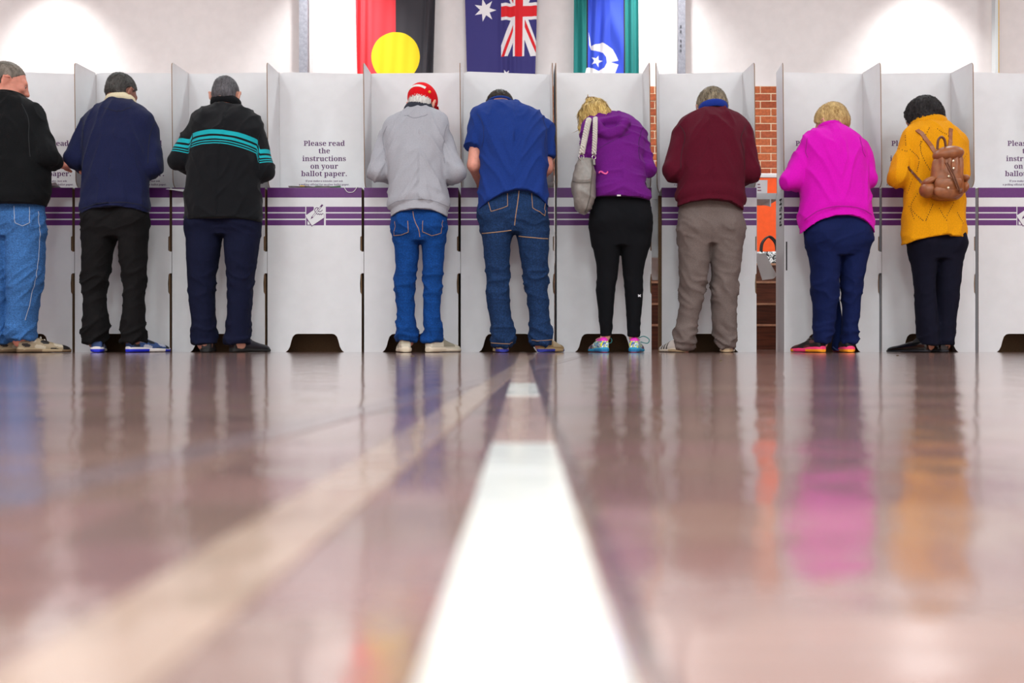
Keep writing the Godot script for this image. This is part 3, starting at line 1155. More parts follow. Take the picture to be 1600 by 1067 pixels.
func flags() -> void:
	flag("red_black_flag", "red and black flag with a yellow disc hanging on the rear wall", 555, 681, -42, 222, func(im: Image, q: Callable) -> void:
		im.fill(Color(0.94, 0.22, 0.27))
		fill_polygon(im, [q.call(Vector2(618.2, -50)), q.call(Vector2(690, -50)), q.call(Vector2(690, 230)), q.call(Vector2(618.2, 230))], Color(0.19, 0.18, 0.21))
		fill_polygon(im, star(q.call(Vector2(618.2, 89.5)), 39.8 * 5, 1.0, 40, 0), Color(0.99, 0.85, 0.01)),
		func(u: float, v: float) -> float: return 0.010 * sin(u * 9.0 + 0.6) + (0.028 * sin((u + 0.06 * v) * 62.0) * (smoothstep(0.24, 0.04, u) + smoothstep(0.80, 0.96, u))) + 0.003 * sin(u * 40.0 + v * 6.0), 0.10)
	flag("blue_star_flag", "dark blue flag with white stars and a red cross canton", 725, 841, -62, 202, func(im: Image, q: Callable) -> void:
		var navy := Color(0.19, 0.17, 0.46)
		var red := Color(0.88, 0.05, 0.12)
		var white := Color(0.93, 0.92, 0.93)
		im.fill(navy)
		var poly := func(pts: Array, c: Color) -> void:
			var out := []
			for p in pts:
				out.append(q.call(Vector2(p[0], p[1])))
			fill_polygon(im, out, c)
		# canton: x 783 to 841, y -50 to 87, its middle at (812, 18)
		var l := 783.0
		var r := 843.0
		var t := -52.0
		var b := 88.0
		poly.call([[l, t], [l + 11, t], [r, b - 18], [r, b], [r - 11, b], [l, t + 18]], white)
		poly.call([[r, t], [r, t + 18], [l + 11, b], [l, b], [l, b - 18], [r - 11, t]], white)
		poly.call([[812, 22], [818, 22], [r, b - 10], [r, b]], red)
		poly.call([[812, 22], [806, 30], [l, b], [l + 5.5, b]], red)
		poly.call([[812, 14], [806, 14], [l, t + 10], [l, t]], red)
		poly.call([[812, 14], [818, 6], [r, t], [r - 5.5, t]], red)
		poly.call([[802.5, t], [821.5, t], [821.5, b], [802.5, b]], white)
		poly.call([[l, 4.5], [r, 4.5], [r, 31], [l, 31]], white)
		poly.call([[805.8, t], [818.2, t], [818.2, b], [805.8, b]], red)
		poly.call([[l, 9.5], [r, 9.5], [r, 26], [l, 26]], red)
		fill_polygon(im, star(q.call(Vector2(757, 16)), 18.5 * 5, 0.44, 7, 0.0), white)
		fill_polygon(im, star(q.call(Vector2(791.5, 118)), 10 * 5, 0.44, 7, -0.15), white)
		for s in [[760, 150, 8.0], [828, 146, 8.0], [800, 178, 9.0], [775, 132, 5.0]]:
			fill_polygon(im, star(q.call(Vector2(s[0], s[1])), s[2] * 5, 0.44, 7, 0.0), white),
		func(u: float, v: float) -> float: return 0.008 * sin(u * 8.0) + 0.016 * sin((u - 0.02 * v) * 46.0 + 1.0) * smoothstep(0.22, 0.4, u) * (0.55 + 0.5 * sin(u * 13.0)) + 0.003 * sin(u * 25.0 + v * 9.0), 0.12)
	flag("green_blue_flag", "green and blue flag with white headdress emblem and star", 897, 997, -52, 205, func(im: Image, q: Callable) -> void:
		var green := Color(0.0, 0.49, 0.48)
		var blue := Color(0.19, 0.31, 0.84)
		var white := Color(0.93, 0.92, 0.93)
		im.fill(blue)
		var poly := func(pts: Array, c: Color) -> void:
			var out := []
			for p in pts:
				out.append(q.call(Vector2(p[0], p[1])))
			fill_polygon(im, out, c)
		poly.call([[890, -60], [917, -60], [917, 210], [890, 210]], green)
		poly.call([[976, -60], [1000, -60], [1000, 210], [976, 210]], green)
		poly.call([[917, -60], [919, -60], [919, 210], [917, 210]], Color(0.10, 0.07, 0.07))
		poly.call([[974, -60], [976, -60], [976, 210], [974, 210]], Color(0.10, 0.07, 0.07))
		poly.call([[920, 50], [922, 58], [924, 72], [933, 69], [941, 67], [949, 71], [957, 77], [962, 86], [966, 95], [954, 97], [966, 101], [962, 112], [958, 120], [958, 140], [954, 158], [946, 150], [938, 158], [930, 146], [924, 154], [916, 140], [914, 118], [917, 106], [921, 105], [928, 108], [936, 110], [944, 106], [948, 98], [947, 89], [942, 83], [936, 80], [928, 80], [924, 78], [921, 70]], white)
		fill_polygon(im, star(q.call(Vector2(932.5, 95.5)), 9.5 * 5, 0.42, 5, 1.25), white),
		func(u: float, v: float) -> float: return 0.022 * sin(u * 50.0 + 0.8) * (smoothstep(0.26, 0.1, u) + smoothstep(0.72, 0.86, u)) + 0.02 * sin((u + 0.10 * v) * 38.0) * smoothstep(0.2, 0.28, u) * smoothstep(0.52, 0.36, u) + 0.035 * exp(-pow((absf(u - 0.56) * 0.9 + 0.30 - v) * 9.0, 2.0) + 0.0) * smoothstep(0.34, 0.5, u) * smoothstep(0.82, 0.7, u), -0.03)


# ---------------------------------------------------------------- people

func fold(p: Vector3, _n: Vector3, q: PackedFloat32Array) -> float:
	# q: amplitude, frequency across the folds, along them, their lean from upright, offset, middle of the garment
	var x := absf(p.x - q[5]) if q.size() > 5 else p.x
	var u := x * cos(q[3]) + p.y * sin(q[3])
	var v := p.y * cos(q[3]) - x * sin(q[3])
	var n := soft.get_noise_3d(u * q[1] + q[4], v * q[2] + (3.0 if p.x > q[5] else 0.0) if q.size() > 5 else v * q[2], p.z * 3.0)
	var w := sharp.get_noise_3d(p.x * 9.0 + q[4], p.y * 7.0 - p.x * 3.0, p.z * 9.0)
	var r := 1.0 - absf(n) * 2.0
	return q[0] * (r * absf(r) * 1.1 - 0.30 + 0.5 * w)


func leg_fold(p: Vector3, _n: Vector3, q: PackedFloat32Array) -> float:
	# q: amplitude, knee height, ankle height, crotch height, offset
	var v := soft.get_noise_3d(p.x * 5.0 + q[4], p.y * 11.0 + p.x * 7.0 * sin(q[4]) + p.z * 4.0, p.z * 5.0)
	var w := sharp.get_noise_3d(p.x * 8.0, p.y * 6.0 + q[4], p.z * 8.0)
	var at_knee := exp(-pow((p.y - q[1]) / 0.09, 2.0))
	var at_ankle := smoothstep(q[2] + 0.20, q[2] + 0.03, p.y)
	var at_seat := exp(-pow((p.y - q[3]) / 0.07, 2.0))
	var r := 1.0 - absf(v) * 2.0
	return q[0] * 1.15 * ((r * absf(r)) * (0.22 + 0.75 * at_knee + 1.15 * at_ankle + 0.5 * at_seat) - 0.15 + 0.4 * w)


func px_rings(rows: Array, z_top: float, z_low: float, r_top: float, r_low: float) -> Array:
	# [py, px left, px right] to [y, x, x, z, r], from the first row to the last
	var out := []
	var n := rows.size()
	for i in n:
		var t: float = float(rows[i][0] - rows[0][0]) / float(rows[n - 1][0] - rows[0][0])
		var z := lerpf(z_top, z_low, sqrt(t) if z_top > z_low + 0.05 else t)
		if rows[i].size() > 3:
			z = rows[i][3]
		var a := at(rows[i][1], rows[i][0], z)
		var b := at(rows[i][2], rows[i][0], z)
		var r: float = rows[i][4] if rows[i].size() > 4 else minf(lerpf(r_top, r_low, minf(t * 3.0, 1.0)), (b.x - a.x) * 0.62)
		out.append([a.y, a.x, b.x, -z, r])
	return out


func inset(rows: Array, d: float) -> Array:
	var out := []
	for r in rows:
		out.append([r[0], r[1] + d, r[2] - d, r[3], maxf(r[4] - d, 0.02)])
	return out


func hem_of(pts: Array, z: float) -> PackedVector2Array:
	var out := PackedVector2Array()
	for p in pts:
		var q := at(p[0], p[1], z)
		out.append(Vector2(q.x, q.y))
	return out


# A line of photo pixels laid on the body it is seen on: [points, normals].
func drape(f: Field, pts: Array, near: float, each := 0.008) -> Array:
	var px := []
	for p in pts:
		px.append(Vector3(p[0], p[1], 0))
	var flat := smooth_line(px, each * FOCAL / near)
	var line := PackedVector3Array()
	var faces := PackedVector3Array()
	for p in flat:
		var from := at(p.x, p.y, near)
		var hit: Variant = f.meet(from, (at(p.x, p.y, near + 1.0) - from).normalized(), 1.0)
		if hit == null:
			continue
		var n := f.normal(hit)
		var h: float = f.lift.call(hit, n) if f.lift.is_valid() else 0.0
		line.append((hit as Vector3) + n * h)
		faces.append(n)
	return [line, faces]


func lay(called: String, f: Field, pts: Array, near: float, width: float, thick: float, m: Material, parent: Node3D, base: Vector3) -> void:
	var d := drape(f, pts, near)
	if d[0].size() > 1:
		part(called, strap(d[0], d[1], width, thick, -base), m, parent)


# A patch between four photo corners (top left, top right, low right, low left), laid on a body.
func patch(called: String, f: Field, c: Array, near: float, off: float, m: Material, parent: Node3D, base: Vector3, nu := 10, nv := 10) -> MeshInstance3D:
	var grid := []
	for j in nv + 1:
		var row := []
		for i in nu + 1:
			var u := float(i) / nu
			var v := float(j) / nv
			var p := Vector2(c[0][0], c[0][1]).lerp(Vector2(c[1][0], c[1][1]), u).lerp(Vector2(c[3][0], c[3][1]).lerp(Vector2(c[2][0], c[2][1]), u), v)
			if c.size() > 4 and j == nv:   # a point in the middle of the lower edge
				p.y += c[4] * (1.0 - absf(u - 0.5) * 2.0)
			var from := at(p.x, p.y, near)
			var hit: Variant = f.meet(from, (at(p.x, p.y, near + 1.0) - from).normalized(), 1.0)
			if hit == null:
				hit = row[-1][0] if row.size() else grid[-1][i][0] if grid.size() else at(p.x, p.y, near + 0.3)
			var n := f.normal(hit)
			var h: float = f.lift.call(hit, n) if f.lift.is_valid() else 0.0
			row.append([(hit as Vector3) + n * (h + off) - base, (hit as Vector3) + n * (h - 0.003) - base])
		grid.append(row)
	var st := SurfaceTool.new()
	st.begin(Mesh.PRIMITIVE_TRIANGLES)
	st.set_smooth_group(0)
	for j in nv:
		for i in nu:
			quad(st, grid[j][i][0], grid[j][i + 1][0], grid[j + 1][i + 1][0], grid[j + 1][i][0])
	st.set_smooth_group(1)
	for i in nu:
		quad(st, grid[0][i][1], grid[0][i + 1][1], grid[0][i + 1][0], grid[0][i][0])
		quad(st, grid[nv][i][0], grid[nv][i + 1][0], grid[nv][i + 1][1], grid[nv][i][1])
	for j in nv:
		quad(st, grid[j][0][1], grid[j][0][0], grid[j + 1][0][0], grid[j + 1][0][1])
		quad(st, grid[j][nu][0], grid[j][nu][1], grid[j + 1][nu][1], grid[j + 1][nu][0])
	return part(called, finish(st), m, parent)


func skin(c: Color) -> StandardMaterial3D:
	if not skin_cache.has(c):
		var m := paint(c, 0.55, 0.06, 8.0)
		m.subsurf_scatter_enabled = true
		m.subsurf_scatter_strength = 0.08
		skin_cache[c] = m
	return skin_cache[c]


func head_field(neck_to: Vector3) -> Field:   # local: the face looks along -z, y up
	var f := Field.new()
	f.ball(Vector3(0, 0.022, 0.010), Vector3(0.076, 0.092, 0.097), 0.01)
	f.ball(Vector3(0, -0.040, -0.030), Vector3(0.060, 0.072, 0.066), 0.04)
	f.bone(Vector3(0, -0.088, -0.062), Vector3(0, -0.094, -0.070), 0.026, 0.022, 0.03)
	for s in [-1, 1]:
		f.bone(Vector3(s * 0.056, -0.045, 0.0), Vector3(s * 0.018, -0.09, -0.06), 0.020, 0.02, 0.03)     # jaw
		f.ball(Vector3(s * 0.040, -0.022, -0.070), Vector3(0.022, 0.018, 0.018), 0.02)                  # cheek
		f.ball(Vector3(s * 0.082, -0.012, 0.014), Vector3(0.011, 0.035, 0.022), 0.006, Basis(Vector3.UP, s * 0.45) * Basis(Vector3.RIGHT, -0.2))
		f.bone(Vector3(s * 0.089, 0.014, 0.002), Vector3(s * 0.096, 0.006, 0.028), 0.006, 0.006, 0.004)   # rim of the ear
		f.bone(Vector3(s * 0.096, 0.006, 0.028), Vector3(s * 0.088, -0.034, 0.022), 0.006, 0.005, 0.004)
	f.bone(Vector3(-0.034, 0.020, -0.080), Vector3(0.034, 0.020, -0.080), 0.014, 0.014, 0.02)           # brow
	f.bone(Vector3(0, 0.008, -0.094), Vector3(0, -0.032, -0.112), 0.008, 0.013, 0.012)                  # nose
	f.bone(Vector3(-0.012, -0.036, -0.100), Vector3(0.012, -0.036, -0.100), 0.009, 0.009, 0.008)
	f.bone(Vector3(-0.018, -0.060, -0.090), Vector3(0.018, -0.060, -0.090), 0.008, 0.008, 0.006)        # lips
	f.bone(Vector3(-0.014, -0.071, -0.087), Vector3(0.014, -0.071, -0.087), 0.008, 0.008, 0.004)
	f.bone(Vector3(0, -0.045, 0.030), neck_to, 0.054, 0.060, 0.03)
	for s in [-1, 1]:
		f.holes.append([Vector3(s * 0.031, 0.002, -0.103), 0.014])
	return f


func hair_field(style: String) -> Field:
	var f := Field.new()
	match style:
		"bob":
			f.ball(Vector3(0, 0.018, 0.018), Vector3(0.108, 0.112, 0.118), 0.02)
			f.ball(Vector3(0, -0.040, 0.030), Vector3(0.104, 0.070, 0.085), 0.05)
			f.planes.append(Plane(Vector3(0, -0.35, -1).normalized(), 0.045))
		"full":
			f.ball(Vector3(0, 0.024, 0.016), Vector3(0.093, 0.107, 0.112), 0.02)
			f.ball(Vector3(0, -0.030, 0.045), Vector3(0.075, 0.055, 0.062), 0.04)
			f.planes.append(Plane(Vector3(0, -0.75, -1).normalized(), 0.012))
			f.planes.append(Plane(Vector3(0, -1, 0), 0.075))
		"long":
			f.ball(Vector3(0, 0.024, 0.014), Vector3(0.084, 0.098, 0.106), 0.02)
			f.planes.append(Plane(Vector3(0, -0.35, -1).normalized(), 0.070))
		_:
			var s := 0.0 if style == "short" else -0.005
			f.ball(Vector3(0, 0.024, 0.012), Vector3(0.084 + s, 0.099 + s, 0.105 + s), 0.02)
			f.ball(Vector3(0, -0.030, 0.045), Vector3(0.066, 0.045, 0.052), 0.03)
			f.planes.append(Plane(Vector3(0, -0.95, -1).normalized(), 0.0))
			f.planes.append(Plane(Vector3(0, -1, 0), 0.066))
			for e in [-1, 1]:
				f.holes.append([Vector3(e * 0.092, -0.012, 0.010), 0.036])
			if style == "bald":
				f.holes.append([Vector3(0, 0.150, 0.035), 0.052])
	return f


func hair_tint(p: Vector3, a: Color, b: Color, fine: float) -> Color:
	var t := soft.get_noise_3d(p.x * fine, p.y * fine * 0.12, p.z * fine * 0.4) * 0.45 + soft.get_noise_3d(p.x * 14.0, p.y * 9.0, p.z * 14.0) * 0.25
	return a.lerp(b, clampf(0.5 + t, 0.0, 1.0))


func hair_lift(p: Vector3, _n: Vector3, amp: float, fine: float, curl: float) -> float:
	return amp * (soft.get_noise_3d(p.x * fine, p.y * fine * curl, p.z * fine) + 0.5 * sharp.get_noise_3d(p.x * fine * 2.1, p.y * fine * curl * 2.1, p.z * fine * 2.1))


# Single locks over the hair's surface.
func locks(f: Field, count: int, length: float, wide: float, a: Color, b: Color, curl: float, seed_no: int, place: Transform3D) -> ArrayMesh:
	var rng := RandomNumberGenerator.new()
	rng.seed = seed_no
	var verts := PackedVector3Array()
	var normals := PackedVector3Array()
	var index := PackedInt32Array()
	var colors := PackedColorArray()
	var mid := (f.lo + f.hi) / 2.0
	var fall := (place.basis.inverse() * Vector3.DOWN).normalized()
	for i in count:
		var way := Vector3(rng.randfn(), rng.randfn(), rng.randfn() + 0.5).normalized()
		var hit: Variant = f.meet(mid + way * 0.22, -way, 0.25)
		if hit == null:
			continue
		var p: Vector3 = hit
		var n := f.normal(p)
		if n.dot(way) < 0.2:
			continue
		var down := fall * 0.8 + (p - Vector3(0, 0.11, 0.03)).normalized() * 0.6 + Vector3(rng.randfn(), rng.randfn(), rng.randfn()) * (0.10 + curl * 0.55)
		down = (down - n * down.dot(n)).normalized()
		var side := down.cross(n) * wide * rng.randf_range(0.6, 1.3)
		var c := a.lerp(b, clampf(0.5 + rng.randfn() * 0.22, 0.0, 1.0))
		var first := verts.size()
		var loose := rng.randf()
		var long := length * rng.randf_range(0.6, 1.3)
		for s in 4:
			var t := s / 3.0
			var q := p + down * long * t
			var d := clampf(f.dist(q), -0.012, 0.012)
			q += n * (0.0015 + length * 0.10 * sin(t * PI) + length * (0.10 + 0.12 * curl) * t * loose) - n * d
			var w := side * (1.0 - t * 0.8)
			verts.append(q - w)
			verts.append(q + w)
			for e in 2:
				normals.append((n + side.normalized() * (0.5 if e else -0.5)).normalized())
				colors.append(c)
		for s in 3:
			var o := first + s * 2
			index.append_array(PackedInt32Array([o, o + 2, o + 1, o + 1, o + 2, o + 3]))
	return pack([[verts, normals, index, colors, PackedVector2Array()]], place)


func hand_bones(f: Field, w: Vector3, fwd: Vector3, up: Vector3, side: Vector3, s: float) -> void:
	f.bone(w - fwd * 0.06, w + fwd * 0.02, 0.028 * s, 0.025 * s, 0.02)
	var across := [0.030, 0.010, -0.010, -0.028]
	var reach := [0.088, 0.092, 0.086, 0.076]
	var long := [0.070, 0.079, 0.073, 0.057]
	for i in 4:
		var k: Vector3 = w + (fwd * reach[i] + side * across[i]) * s
		f.bone(w + (fwd * 0.012 + side * across[i] * 0.65) * s, k, 0.0145 * s, 0.0115 * s, 0.014)
		var p := k
		var bend := 0.30 + 0.06 * i
		var r := 0.0095 * s
		for seg in 3:
			var way := fwd * cos(bend) - up * sin(bend)
			var q: Vector3 = p + way * long[i] * s * [0.45, 0.30, 0.25][seg]
			f.bone(p, q, r, r * 0.9, 0.004)
			p = q
			r *= 0.9
			bend += 0.42
	var t0 := w + (fwd * 0.022 + side * 0.024) * s
	var t1 := t0 + (fwd * 0.030 + side * 0.026 - up * 0.012) * s
	var t2 := t1 + (fwd * 0.030 + side * 0.008 - up * 0.010) * s
	f.bone(t0, t1, 0.0145 * s, 0.0115 * s, 0.012)
	f.bone(t1, t2, 0.0112 * s, 0.0092 * s, 0.005)


func shoe_tint(p: Vector3, mode: int, a: Color, b: Color, c: Color) -> Color:   # local: y from heel to toe, z up
	match mode:
		1:   # three dark bars on the side
			var t := p.y + p.z * 0.5
			if absf(p.x) > 0.018 and t > 0.135 and t < 0.225 and fposmod(t, 0.03) < 0.014:
				return b
			return a
		2:   # many-coloured
			if p.z > 0.075:
				return Color(0.75, 0.02, 0.45)
			var v := soft.get_noise_3d(p.x * 55.0, p.y * 45.0, p.z * 55.0)
			var w := soft.get_noise_3d(p.x * 40.0 + 9.0, p.y * 30.0, p.z * 40.0)
			if p.y > 0.15:
				return Color(0.6, 0.30, 0.35) if v > 0.25 else Color(0.02, 0.02, 0.05)
			if v > 0.32:
				return Color(0.70, 0.72, 0.05)
			if v < -0.35:
				return Color(0.85, 0.80, 0.75)
			return Color(0.02, 0.10, 0.45) if w > 0.0 else Color(0.0, 0.42, 0.62)
		3:   # plates of two tones with dark gaps
			var v := sin(p.y * 52.0 + p.z * 60.0) + 0.6 * sin(p.z * 120.0 - p.y * 20.0)
			if p.y > 0.235:
				return c
			return b if v > 0.55 else a if v > -0.9 else c
		_:
			if p.y > 0.10 and p.y < 0.20 and p.z > 0.035:
				return b
			return c if p.y < 0.02 and p.z > 0.05 else a


func sole_tint(p: Vector3, a: Color, b: Color, c: Color) -> Color:
	if p.z < 0.004:
		return c
	return b if p.z < 0.019 and (p.y < 0.12 or p.y > 0.23) else a


func shoe(t: Node3D, heel: Vector3, yaw: float, s: Dictionary) -> void:
	var dir := Vector3(sin(yaw), 0, -cos(yaw))
	var place := Transform3D(Basis(dir.cross(Vector3.UP), dir, Vector3.UP), Vector3(heel.x, 0, heel.z) - t.position)
	var k: float = s.get("size", 1.0)
	place.basis = place.basis.scaled_local(Vector3(k * s.get("wide", 1.0), k, k))
	var low: float = s.get("low", 1.0)   # height of the upper
	var up := Field.new()
	var rows := []
	for r in [[0.0, 0.024, 0.084], [0.010, 0.031, 0.100], [0.05, 0.034, 0.097], [0.085, 0.035, 0.090], [0.12, 0.036, 0.084], [0.16, 0.040, 0.069], [0.20, 0.044, 0.056], [0.24, 0.043, 0.048], [0.265, 0.036, 0.040], [0.282, 0.020, 0.030]]:
		rows.append([r[0], -r[1], r[1], r[2] * low / 2.0, r[2] * low / 2.0])
	up.loft(rows, 0.35)
	up.planes.append(Plane(Vector3(0, 0, -1), -0.012))
	up.tint = shoe_tint.bind(s.mode, s.a, s.b, s.c)
	var fabric := tinted(s.get("rough", 0.6))
	var o := part("shoe", null, fabric, t)
	later(o, [[up, 0.0045]], place)
	var thick: float = s.get("sole", 0.032)
	var so := Field.new()
	rows = []
	for r in [[-0.006, 0.018], [0.004, 0.032], [0.03, 0.038], [0.09, 0.038], [0.14, 0.039], [0.19, 0.047], [0.24, 0.046], [0.275, 0.033], [0.290, 0.016]]:
		var h: float = thick * (1.0 if r[0] < 0.1 else 0.8 if r[0] < 0.2 else 0.72)
		rows.append([r[0], -r[1], r[1], h / 2.0 + 0.001, h / 2.0])
	so.loft(rows, 0.85)
	so.tint = sole_tint.bind(s.sa, s.sb, s.sc)
	var sole := part("sole", null, tinted(0.65), o)
	later(sole, [[so, 0.0045]], place)
	if s.has("lace"):
		var lace_m := paint(s.lace, 0.8)
		for i in 4:
			var y := 0.118 + 0.021 * i
			var z := (0.093 - 0.016 * i) * low
			part("lace", tube([place * Vector3(-0.026, y, z - 0.012), place * Vector3(0.0, y + 0.004, z), place * Vector3(0.026, y, z - 0.012)], 0.0032), lace_m, o)
	if s.has("loop"):
		part("lace_loop", tube([place * Vector3(0.01, 0.125, 0.09), place * Vector3(0.05, 0.13, 0.105), place * Vector3(0.085, 0.13, 0.085), place * Vector3(0.075, 0.13, 0.06), place * Vector3(0.03, 0.13, 0.068)], 0.003), paint(s.loop, 0.6), o)


# A collar: an oval band round the neck.
func collar_mesh(c: Vector3, rx: float, rz: float, h: float, flare: float, tilt: float, thick: float, gap := 0.0) -> ArrayMesh:
	var st := SurfaceTool.new()
	st.begin(Mesh.PRIMITIVE_TRIANGLES)
	st.set_smooth_group(0)
	var turn := Basis(Vector3.RIGHT, tilt)
	var n := 40
	var prof := [[0.0, 0.0], [flare * 0.35, h * 0.6], [flare * 0.2, h * 0.95], [-thick, h], [-thick - 0.004, h * 0.5], [-thick, 0.0]]
	if flare < 0.0:   # turned down: falls outwards
		prof = [[-flare, 0.0], [-flare * 0.5 + 0.004, h * 0.6], [0.002, h * 0.97], [-thick, h], [-thick - 0.004, h * 0.5], [-thick, -0.01]]
	var rings := []
	for i in n + 1:
		var a := TAU * i / n + PI / 2
		if gap > 0.0:
			a = lerpf(-PI / 2 + gap, PI * 1.5 - gap, float(i) / n)
		var row := []
		for p in prof:
			row.append(c + turn * Vector3(cos(a) * (rx + p[0]), p[1], sin(a) * (rz + p[0])))
		rings.append(row)
	for i in n:
		for k in prof.size():
			var l: int = (k + 1) % prof.size()
			quad(st, rings[i][k], rings[i][l], rings[i + 1][l], rings[i + 1][k])
	return finish(st)


var socks := StandardMaterial3D.new()

func person(d: Dictionary) -> Dictionary:
	socks.albedo_color = Color(0.09, 0.085, 0.10)
	socks.roughness = 0.95
	var z: float = d.z
	var zt: float = d.get("zt", z + 0.20)     # depth of the shoulders
	var mid: float = (d.legs[0][0][1] + d.legs[1][0][2]) / 2.0
	var base := Vector3(at(mid, 0, z).x, 0, -z - 0.06)
	var t := thing("person", d.label, "person", base)
	var place := Transform3D(Basis(), -base)
	# upper garment
	var top := Field.new()
	var rows: Array = d.torso.duplicate(true)
	for i in [1, 2, 3]:
		rows[i][1] -= 4.0
		rows[i][2] += 4.0
	var chest := px_rings(rows, zt, z, 0.085, d.get("deep", 0.125))
	top.loft(chest, 0.08, 0.012)
	var arms := []
	for a in d.arms:
		var q := []
		for j in a:
			q.append([at(j[0], j[1], j[2]), j[3]])
		arms.append(q)
	var short: bool = d.get("short", false)
	for n in 2:
		var a: Array = arms[n]
		if short:
			var cuff: Array = d.cuffs[n]
			top.bone(a[0][0], at(cuff[0], cuff[1], cuff[2]), a[0][1], cuff[3], 0.018, true)
		else:
			top.bone(a[0][0], a[1][0], a[0][1], a[1][1], 0.015)
			top.bone(a[1][0], a[2][0], a[1][1] * 0.97, a[2][1], 0.012, true)
	if d.has("hood"):
		for h in d.hood:
			top.bone(at(h[0], h[1], h[2] - 0.06), at(h[3], h[4], h[5] - 0.06), h[6] * 1.1, h[6] * 1.1, 0.012)
	top.hem = hem_of(d.hem, z - 0.08)
	var folds: PackedFloat32Array = d.get("folds", PackedFloat32Array([0.007, 8.0, 2.0, 0.3, 3.0]))
	if folds.size() < 6:
		folds.append(at(mid, 0, z).x)
	if true:
		var tall: float = d.get("band", 0.016)
		var sunk := -0.004 if d.has("band") else 0.001
		var puff := 0.008 if d.has("band") else 0.0
		var hem := top.hem
		top.lift = func(p: Vector3, n: Vector3) -> float:
			var s := 0
			while s < hem.size() - 2 and p.x > hem[s + 1].x:
				s += 1
			var up := p.y - lerpf(hem[s].y, hem[s + 1].y, clampf((p.x - hem[s].x) / (hem[s + 1].x - hem[s].x), 0.0, 1.0))
			var on := smoothstep(tall, tall - 0.008, up)
			return lerpf(fold(p, n, folds) + puff * exp(-pow((up - tall - 0.03) / 0.03, 2.0)), sunk, on)
	if d.has("mark"):
		top.mark = d.mark
	var garment := part(d.get("wears", "jumper"), null, d.top, t)
	later(garment, [[top, 0.0085]], place)
	# trousers
	var low := Field.new()
	var deep: float = d.get("seat_deep", 0.122)
	var seat_rows: Array = d.seat.duplicate(true)
	seat_rows[0][0] -= 14.0
	var seat := px_rings(seat_rows, z + 0.035, z + 0.035, deep, deep)
	for i in seat.size():
		var u := float(i) / (seat.size() - 1)
		seat[i][4] = lerpf(deep * 0.74, deep, smoothstep(0.0, 0.6, u)) * lerpf(1.0, 0.80, smoothstep(0.6, 1.0, u))
		if i == 0:
			seat[i][1] += 0.012
			seat[i][2] -= 0.012
	low.loft(seat, 0.15, 0.02)
	var legs := []
	for l in d.legs:
		var r := px_rings(l, z + 0.03, z + 0.04, 0.112, 0.115)
		legs.append(r)
		low.loft(r, 0.1, d.get("apart", 0.022))
	for r in legs:   # the roundness of the seat over each leg
		low.ball(Vector3((r[0][1] + r[0][2]) / 2, r[0][0] + 0.02, r[0][3] + 0.035), Vector3((r[0][2] - r[0][1]) * 0.44, 0.085, deep * 0.72), 0.04)
	var knee: float = (legs[0][0][0] + legs[0][-1][0]) / 2.0 + 0.0
	low.lift = leg_fold.bind(PackedFloat32Array([d.get("leg_folds", 0.009), knee, legs[0][-1][0], legs[0][0][0], float(d.legs[0][0][1]) * 0.37]))
	var trousers := part(d.get("bottoms", "trousers"), null, d.low, t)
	later(trousers, [[low, 0.0085]], place)
	# the body itself: one figure under the clothes; head and hands have finer nets
	var body := Field.new()
	var slim := []
	for r in chest.slice(0, -1):
		var m: float = (r[1] + r[2]) / 2.0
		slim.append([r[0], lerpf(m, r[1], 0.82), lerpf(m, r[2], 0.82), r[3] - 0.025, r[4] * 0.62])
	body.loft(slim, 0.2, 0.02)
	slim = []
	for r in seat.slice(0, -1):
		var m: float = (r[1] + r[2]) / 2.0
		slim.append([r[0], lerpf(m, r[1], 0.8), lerpf(m, r[2], 0.8), r[3] - 0.02, r[4] * 0.6])
	body.loft(slim, 0.1, 0.03)
	for l in legs:
		for i in l.size() - 1:
			var p: Array = l[i]
			var q: Array = l[i + 1]
			body.bone(Vector3((p[1] + p[2]) / 2, p[0], p[3]), Vector3((q[1] + q[2]) / 2, q[0], q[3]), (p[2] - p[1]) / 2 * 0.72, (q[2] - q[1]) / 2 * 0.66, 0.02)
	for n in 2:
		var a: Array = arms[n]
		var thin: float = 1.0 if short else 0.74
		body.bone(a[0][0], a[1][0], a[0][1] * 0.74, a[1][1] * thin, 0.02)
		body.bone(a[1][0], a[2][0], a[1][1] * thin * 0.97, a[2][1] * (1.0 if short else 0.66), 0.015)
	var pieces := []
	var hd: Dictionary = d.head
	var turn := Basis.from_euler(Vector3(hd.get("pitch", -0.5), hd.get("yaw", 0.0), hd.get("roll", 0.0)))
	var size: float = hd.get("size", 1.0)
	var head_at := Transform3D(turn.scaled(Vector3.ONE * size), at(hd.at[0], hd.at[1], hd.at[2]))
	var nape := Vector3((chest[0][1] + chest[0][2]) / 2, chest[0][0] - 0.035, chest[0][3])
	pieces.append([head_field(head_at.affine_inverse() * nape), 0.0045, head_at])
	for n in 2:
		var w: Vector3 = arms[n][2][0]
		var e: Vector3 = arms[n][1][0]
		var fwd := (w - e).normalized()
		fwd = Vector3(fwd.x, fwd.y * 0.3 - 0.15, fwd.z).normalized()
		if d.has("hand_way"):
			fwd = (d.hand_way[n] as Vector3).normalized()
		var up := (Vector3.UP - fwd * fwd.y).normalized()
		var side := fwd.cross(up) * (1.0 if n == 0 else -1.0)
		var h := Field.new()
		hand_bones(h, w + fwd * 0.015, fwd, up, side, d.get("hand_size", 1.0))
		pieces.append([h, 0.004])
